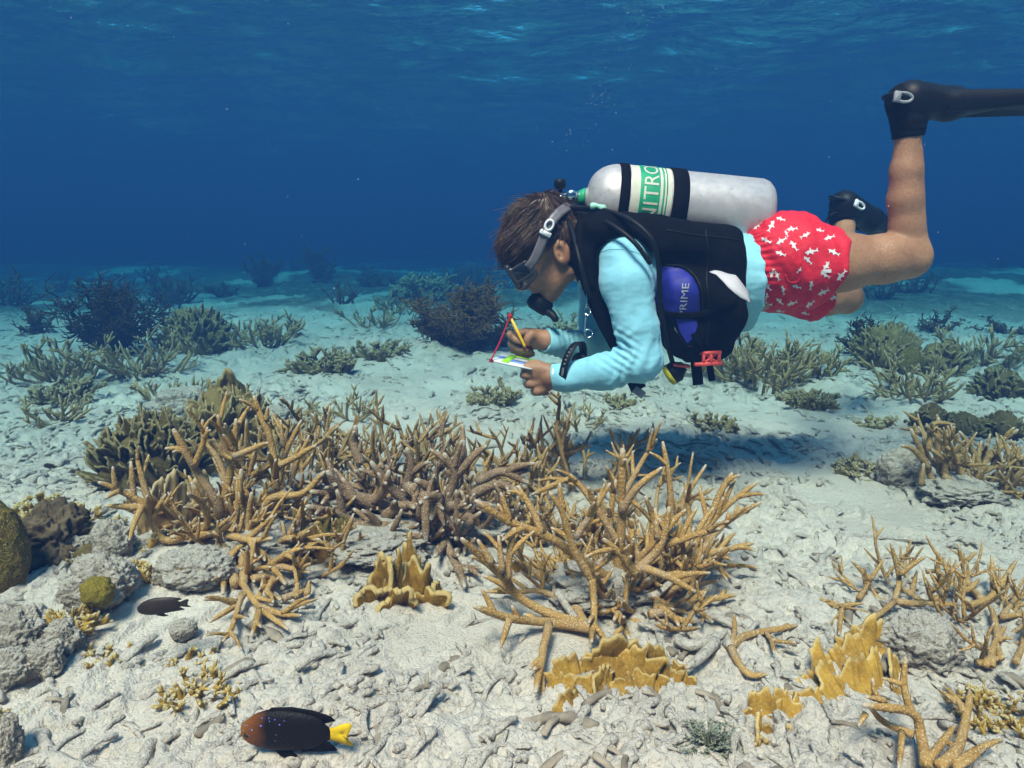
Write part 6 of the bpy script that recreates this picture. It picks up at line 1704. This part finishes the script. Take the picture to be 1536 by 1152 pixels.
traced('tan staghorn clump beside the round grey rock at the right', 1.72, S6, M_STAGO, 11, (980, 440, 2.743), base_px=(1430, 735), subs=1.0, dead=0.3, rpx=5)
staghorn(ground_pt(1460, 735), 'dense tan staghorn clump at the right edge behind the sprigs', 0.24, 14, 0.0065, M_STAGO, 130, level=2, up=0.35, flatn=0.4)
# bushes
def GB(px, py, wpx, hpx, n, mat, label, seed, **k):
    g = ground_pt(px, py); s_ = g.y / FPX * 1.03; g.z = zat(g.x, g.y)
    return gorgonian(g, label, wpx * s_, hpx * s_, n, mat, seed, r=max(0.005, 1.3 * s_), **k)
GB(165, 530, 125, 115, 30, M_GORG, 'dark brown soft coral bush at the left', 1, twigs=34)
GB(700, 522, 118, 112, 30, M_GORG2, 'large brown soft coral bush left of the diver\'s hands', 2, twigs=36)
GB(655, 520, 60, 50, 12, M_GORG2, 'low brown soft coral at the left foot of the large bush', 12, twigs=28)
GB(750, 520, 50, 36, 10, M_GORG2, 'low soft coral right of the large bush', 13, twigs=24)
GB(1297, 532, 62, 62, 16, M_GORG, 'dark soft coral bush beyond the red shorts', 3, twigs=30)
for i, (x, y, w, h) in enumerate([(480, 425, 80, 60), (395, 430, 70, 55), (250, 455, 90, 45), (560, 430, 70, 35), (1410, 500, 80, 40), (1500, 500, 90, 40), (60, 500, 90, 50), (340, 445, 60, 35), (700, 425, 60, 30), (1240, 470, 60, 25)]):
    GB(x, y, w, h, 9, M_GORG2, ['hazy soft coral bush far off, left of centre', 'far soft coral bush fading into blue, left', 'far bush behind the dark left bush', 'faint low bush in the centre haze', 'far bush beyond the right plate coral', 'faint bush at the right edge', 'hazy bush at the left edge', 'faint small bush between the far left ones', 'faint bush behind the large brown bush', 'faint bush under the diver\'s knee'][i], 20 + i, twigs=16)
# the reef beyond: a mass of hazy clumps that nobody could count
rng = random.Random(99); mb = MB()
for k in range(60):
    yy = 7.5 * math.exp(rng.random() * math.log(16 / 7.5)); xx = rng.uniform(-1.0, 1.0) * yy * 0.95
    px_ = 768 + xx / yy * FPX
    open_ = 1.0 if (430 < px_ < 640 or 780 < px_ < 1150) and yy < 11 else 0.0
    if rng.random() < open_ * 0.85: continue
    s_ = rng.uniform(0.12, 0.30) * (1 + 0.03 * yy); zz = float(H0(xx, yy))
    for z_ in range(9):
        a_ = rng.uniform(0, 6.283); tl_ = rng.random()
        d = np.array([math.cos(a_) * tl_, math.sin(a_) * tl_, 1.1 - .6 * tl_]); d /= np.linalg.norm(d)
        p0 = np.array([xx + rng.gauss(0, .2) * s_, yy + rng.gauss(0, .2) * s_, zz - 0.02]); L_ = s_ * rng.uniform(.7, 1.2)
        p1 = p0 + d * L_ * .5 + np.array([rng.gauss(0, .08), rng.gauss(0, .08), 0]) * s_; p2 = p1 + (d + np.array([rng.gauss(0, .3), rng.gauss(0, .3), .2])) * L_ * .5
        V_, F_ = tube_arrays([p0, p1, p2], [0.05 * s_, 0.045 * s_, 0.025 * s_], 4); mb.add(V_, F_)
        for y_ in range(9):
            f_ = rng.random(); b_ = p0 + (p1 - p0) * f_ if rng.random() < .4 else p1 + (p2 - p1) * f_
            e_ = b_ + np.array([rng.gauss(0, 1), rng.gauss(0, 1), rng.gauss(0, .7) + .5]) * s_ * .16
            V_, F_ = tube_arrays([b_, (b_ + e_) / 2 + np.array([0, 0, .01 * s_]), e_], [0.032 * s_, 0.03 * s_, 0.016 * s_], 3); mb.add(V_, F_)
dr = mb.build('distant_reef', M_GORG2); tag(dr, 'distant reef of soft corals fading into the blue haze', kind='stuff')
# spiky pale tuft in front at the bottom
g = ground_pt(1065, 1130); s_ = g.y / FPX; rng = random.Random(8)
tuft = empty('feathery_tuft', tuple(g), 'spiky grey green tuft with pale tips at the bottom edge', 'alga')
t_ = blade_mat('tuft_green', (0.045, 0.05, 0.025), (0.10, 0.11, 0.06), (0.42, 0.44, 0.34), 0.55)
for k in range(46):
    a_ = rng.uniform(0, 6.283); el_ = rng.uniform(0.15, 1.2); L = rng.uniform(38, 62) * s_
    d = np.array([math.cos(a_) * math.cos(el_), math.sin(a_) * math.cos(el_) * 0.8, math.sin(el_)])
    p0 = np.array(g) + np.array([rng.gauss(0, .006), rng.gauss(0, .006), 0.002])
    mb = MB(); pts = [p0, p0 + d * L * 0.5 + np.array([0, 0, .004]), p0 + d * L]
    V_, F_ = tube_arrays(spline(pts, 3), np.linspace(0.0022, 0.0008, 7), 4); mb.add(V_, F_, edge=np.concatenate([np.repeat(np.linspace(0, 1, 7), 4), np.ones(8), np.zeros(4)]))
    for z_ in range(7):
        f_ = 0.3 + z_ * 0.1; b_ = p0 + d * L * f_ + np.array([0, 0, .003]); sd_ = np.cross(d, [rng.gauss(0, .4), rng.gauss(0, .4), 1]); sd_ /= np.linalg.norm(sd_)
        for q_ in (-1, 1):
            e_ = b_ + (d * 0.7 + sd_ * q_ * 0.7) * L * 0.16
            V_, F_ = tube_arrays([b_, (b_ + e_) / 2, e_], [0.0011, 0.0010, 0.0005], 3); mb.add(V_, F_, edge=np.full(len(V_), f_ + 0.12))
    mb.build('frond', t_, tuft)
# ---- fish
def loft(prof, seg=20):
    """prof: (x, zlow, zhigh, halfwidth)"""
    th = np.arange(seg) * 2 * np.pi / seg; V = []
    for x, zl, zh, w in prof:
        zc, hz = (zl + zh) / 2, max((zh - zl) / 2, 1e-4)
        V.append(np.stack([np.full(seg, x), w * np.cos(th), zc + hz * np.sin(th)], -1))
    return np.vstack(V), grid_faces(len(prof), seg, True)
def fish(center, L, yaw, pitch, label, bodymat, finmat, tailmat, prof, tail, fins, eye, spots=None):
    """the fish swims towards -x in its own frame; prof etc. in units of its length"""
    o = empty('fish', tuple(center), label, 'fish')
    M = Matrix.Rotation(yaw, 3, 'Z') @ Matrix.Rotation(pitch, 3, 'Y')
    Mn = np.array(M)
    def tw(V): return np.asarray(V) * L @ Mn.T + np.array(tuple(center))
    V, F = loft(prof); 
    me = np_mesh('body', tw(V), F); attr(me, 'along', V[:, 0])
    bo = link_mesh('body', me, bodymat, o)
    def sheet(nm, pts, mat, th=0.012):
        # fan shaped sheet with thickness: pts outline in x,z
        pts = np.array(pts, float); c0 = pts.mean(0)
        ring = [pts, c0 + (pts - c0) * 0.5, c0 + (pts - c0) * 0.02]
        V_ = np.vstack([np.stack([r_[:, 0], np.full(len(r_), 0.0), r_[:, 1]], -1) for r_ in ring])
        F_ = grid_faces(3, len(pts), True)
        V_, F_ = solidify(V_, F_, th)
        V_[:, 1] += th / 2 * (1 if V_[:, 1].mean() < 0 else -1)
        return link_mesh(nm, np_mesh(nm, tw(V_), F_), mat, o)
    sheet('tail_fin', tail, tailmat)
    for nm, pts in fins: sheet(nm, pts, finmat)
    for s_ in (-1, 1):
        ex, ez, er, ey = eye
        V_, F_ = lathe([(-er * 0.4, er), (0, er), (er * 0.25, er * 0.8), (er * 0.4, er * 0.4), (er * 0.45, 0.0001)], (ex, s_ * ey, ez), (0, s_, 0), 16)
        link_mesh('eye', np_mesh('eye', tw(V_), F_), M_LENS, o)
        V_, F_ = lathe([(-er * 0.5, er * 1.35), (-er * 0.05, er * 1.3), (0.0, er * 0.9)], (ex, s_ * ey, ez), (0, s_, 0), 16)
        link_mesh('eye_ring', np_mesh('eye_ring', tw(V_), F_), bodymat, o)
    if spots:
        bvh = bvh_of(V, F)
        for (sx, sz, sr) in spots:
            h = bvh.ray_cast(Vector((sx, -1, sz)), Vector((0, 1, 0)))
            if h[0]:
                V_, F_ = lathe([(-0.002, sr), (0.002, sr * 0.8), (0.003, 0.0002)], h[0], h[1] if h[1].y < 0 else -h[1], 8)
                link_mesh('spot', np_mesh('spot', tw(V_), F_), MATS['blue_spot'], bo)
    return o
plain('blue_spot', (0.16, 0.20, 0.85), 0.4, 0.4)
t = NT('damsel_skin'); c = t.coord()
al = t.attr('along')
nz = t.noise(c, 60, 4)
f_ = t.math('ADD', al, t.math('MULTIPLY', t.math('SUBTRACT', nz, 0.5), 0.10))
col = t.ramp(t.math('ADD', f_, 0.55), [(0.05, (0.24, 0.095, 0.012)), (0.18, (0.15, 0.050, 0.010)), (0.33, (0.007, 0.005, 0.005))])
vo = t.voro(c, 420)
t.bsdf(col, 0.55, 0.15, normal=t.bump(vo, 0.35, 0.002))
M_DAMSEL = t.m
M_DFIN = plain('dark_fin', (0.006, 0.005, 0.005), 0.7, 0.08)
M_YTAIL = plain('yellow_fin', (0.70, 0.46, 0.008), 0.5, 0.3)
M_DUSKY = plain('dusky_skin', (0.028, 0.018, 0.013), 0.5, 0.3, bump=0.3, scale=400, var=0.3)
prof = [(-0.5, -.055, -.005, .004), (-0.49, -.085, .02, .022), (-0.46, -.12, .055, .045), (-0.41, -.15, .10, .062), (-0.34, -.172, .148, .076), (-0.25, -.187, .183, .084), (-0.12, -.190, .205, .086), (0.0, -.180, .205, .080), (0.12, -.168, .195, .066), (0.22, -.145, .175, .048), (0.29, -.110, .138, .032), (0.33, -.070, .088, .020), (0.37, -.052, .062, .012), (0.375, -.02, .03, .002)]
prof = [(x, a * 1.1, b * 1.1, w) for x, a, b, w in prof]
tail = [(0.34, -.05), (0.42, -.065), (0.53, -.095), (0.60, -.100), (0.54, -.045), (0.545, 0.02), (0.58, .105), (0.56, .14), (0.50, .13), (0.42, .085), (0.34, .06)]
fins_0 = [('dorsal_fin', [(-0.24, .17), (-0.20, .215), (0.0, .238), (0.2, .222), (0.37, .18), (0.42, .14), (0.34, .115), (0.28, .10), (0.1, .15)]), ('anal_fin', [(0.02, -.14), (0.10, -.19), (0.22, -.18), (0.36, -.165), (0.44, -.15), (0.36, -.08), (0.28, -.06)]), ('pelvic_fin', [(-0.20, -.16), (-0.12, -.25), (0.0, -.295), (0.10, -.28), (0.02, -.22), (-0.04, -.165)])]
fins_ = [(n_, [(x, z * 1.1) for x, z in p]) for n_, p in fins_0]
sp_ = [(-.27, .155, .007), (-.20, .165, .006), (-.14, .160, .006), (-.19, .14, .006), (-.27, .09, .010), (-.09, .12, .008), (-.36, .035, .010), (-.44, .05, .006), (-.41, .06, .006), (-.46, .0, .006), (-.39, -.03, .005), (-.12, .02, .005), (-.13, -.05, .005), (-.05, .155, .005)]
fc = P(438, 1097, 0.735)
fish(fc, 0.132, R(-3), R(3), 'dark fish with orange head and yellow tail in front', M_DAMSEL, M_DFIN, M_YTAIL, prof, tail, fins_, (-0.415, -.045, .024, .058), sp_)
prof2 = [(x, a * 0.86, b * 0.86, w * 0.9) for x, a, b, w in prof]
t2 = [(x - 0.03, z * 0.75) for x, z in tail]
f2_ = [(n_, [(x, z * 0.74) for x, z in p]) for n_, p in fins_]
fish(P(243, 909, 0.92), 0.073, R(5), R(-3), 'small plain dark brown fish near the round grey rock', M_DUSKY, M_DUSKY, M_DUSKY, prof2, t2, f2_, (-0.415, -.02, .02, .05))
fish(P(75, 699, 1.75), 0.04, R(-10), R(4), 'tiny dark fish over the sand at the left', M_DUSKY, M_DUSKY, M_DUSKY, prof2, t2, f2_, (-0.415, -.02, .02, .05))

# ---- loose rubble: the largest pieces one by one, the rest as one mass
rng = random.Random(77)
protos = []
M_DEAD2 = plain('algal_rubble', (0.27, 0.22, 0.165), 0.95, 0.1, bump=0.8, scale=260, var=0.45)
for k in range(14):
    mb = MB(); L = rng.uniform(0.03, 0.10); r_ = rng.uniform(0.0036, 0.0066)
    b_ = rng.uniform(-0.14, 0.14)
    pts = [np.array([(f - 0.5) * L, b_ * L * (f - 0.5) ** 2 * 4 - b_ * L, 0.1 * L * math.sin(f * 5 + k)]) for f in np.linspace(0, 1, 9)]
    rad = [r_ * rng.uniform(0.72, 1.25) for _ in pts]
    V_, F_ = tube_arrays(pts, rad, 7); mb.add(V_, F_)
    if k % 3 == 0:
        q = pts[4]; V_, F_ = tube_arrays([q, q + np.array([0.008, 0.014, 0.004]), q + np.array([0.012, 0.026, 0.006])], [r_ * .9, r_ * .8, r_ * .6], 6); mb.add(V_, F_)
    V_ = np.vstack(mb.V); V_ = V_ + 0.0020 * np.stack([fbm3(V_ * 190 + k * 9 + j * 31, 2) for j in range(3)], -1)
    me = np_mesh('rubble_piece', V_, np.vstack(mb.F)); me.polygons.foreach_set('use_smooth', np.ones(len(me.polygons), bool)); me.materials.append(M_DEAD if k % 4 else M_DEAD2)
    protos.append((me, V_, np.vstack(mb.F), r_))
def scatter(n, y0, y1, big):
    out = []
    while len(out) < n:
        yy = y0 * math.exp(rng.random() ** 0.9 * math.log(y1 / y0)); xx = rng.uniform(-1, 1) * (0.86 * yy + 0.15)
        if rng.random() > 1.03 - float(sand_mask(np.array(xx), np.array(yy))) * (0.99 if yy < 1.8 else 0.72): continue
        out.append((xx, yy, rng.uniform(0, 6.283) if rng.random() < .3 else 1.25 + 1.1 * float(vnoise2(np.array(xx * 2.2), np.array(yy * 2.2 + 40))) + rng.gauss(0, .4), rng.randrange(14), rng.uniform(0.7, 1.5) * big))
    return out
for (x, y, a_, k, s_) in scatter(300, 0.62, 1.6, 0.9):
    o = bpy.data.objects.new('rubble_piece', protos[k][0]); COL.objects.link(o); o.parent = seabed
    o.location = (x, y, zat(x, y) + protos[k][3] * s_ * -0.25); o.rotation_euler = (rng.uniform(-.2, .2), rng.uniform(-.2, .2), a_); o.scale = (s_, s_, s_ * 0.75)
mb = MB()
for (x, y, a_, k, s_) in scatter(3200, 0.7, 7.5, 0.75) + scatter(3000, 1.7, 6.5, 0.95):
    V_ = protos[k][1] * s_ * (1 + 0.06 * y); ca, sa = math.cos(a_), math.sin(a_); rl = rng.uniform(-.3, .3)
    X = V_[:, 0] * ca - V_[:, 1] * sa; Yy = V_[:, 0] * sa + V_[:, 1] * ca
    mb.add(np.stack([X + x, Yy + y, V_[:, 2] * 0.75 + V_[:, 0] * rl * .6 + zat(x, y) - 0.001], -1), protos[k][2])
o = mb.build('rubble', M_DEAD, seabed); o['kind'] = 'stuff'
# specks and bubbles rising in the water above the diver
mb = MB()
for k in range(190):
    if k < 110:
        f_ = rng.random(); p = P(868 + f_ * 95 + rng.gauss(0, 16), 215 - f_ * 215 + rng.gauss(0, 12), rng.uniform(1.9, 2.6)); r_ = rng.uniform(0.0005, 0.0013)
    else:
        p = P(rng.uniform(0, 1536), rng.uniform(0, 700), rng.uniform(1.0, 2.4)); r_ = rng.uniform(0.0004, 0.0009)
    V_, F_ = lathe([(-r_, 0.00005), (-r_ * .5, r_ * .87), (r_ * .5, r_ * .87), (r_, 0.00005)], p, (0, 0, 1), 6); mb.add(V_, F_)
bub = mb.build('bubbles', plain('pale_bubble', (0.75, 0.8, 0.85), 0.2, 0.6))
tag(bub, 'fine bubbles and specks drifting in the water above the diver', kind='stuff')
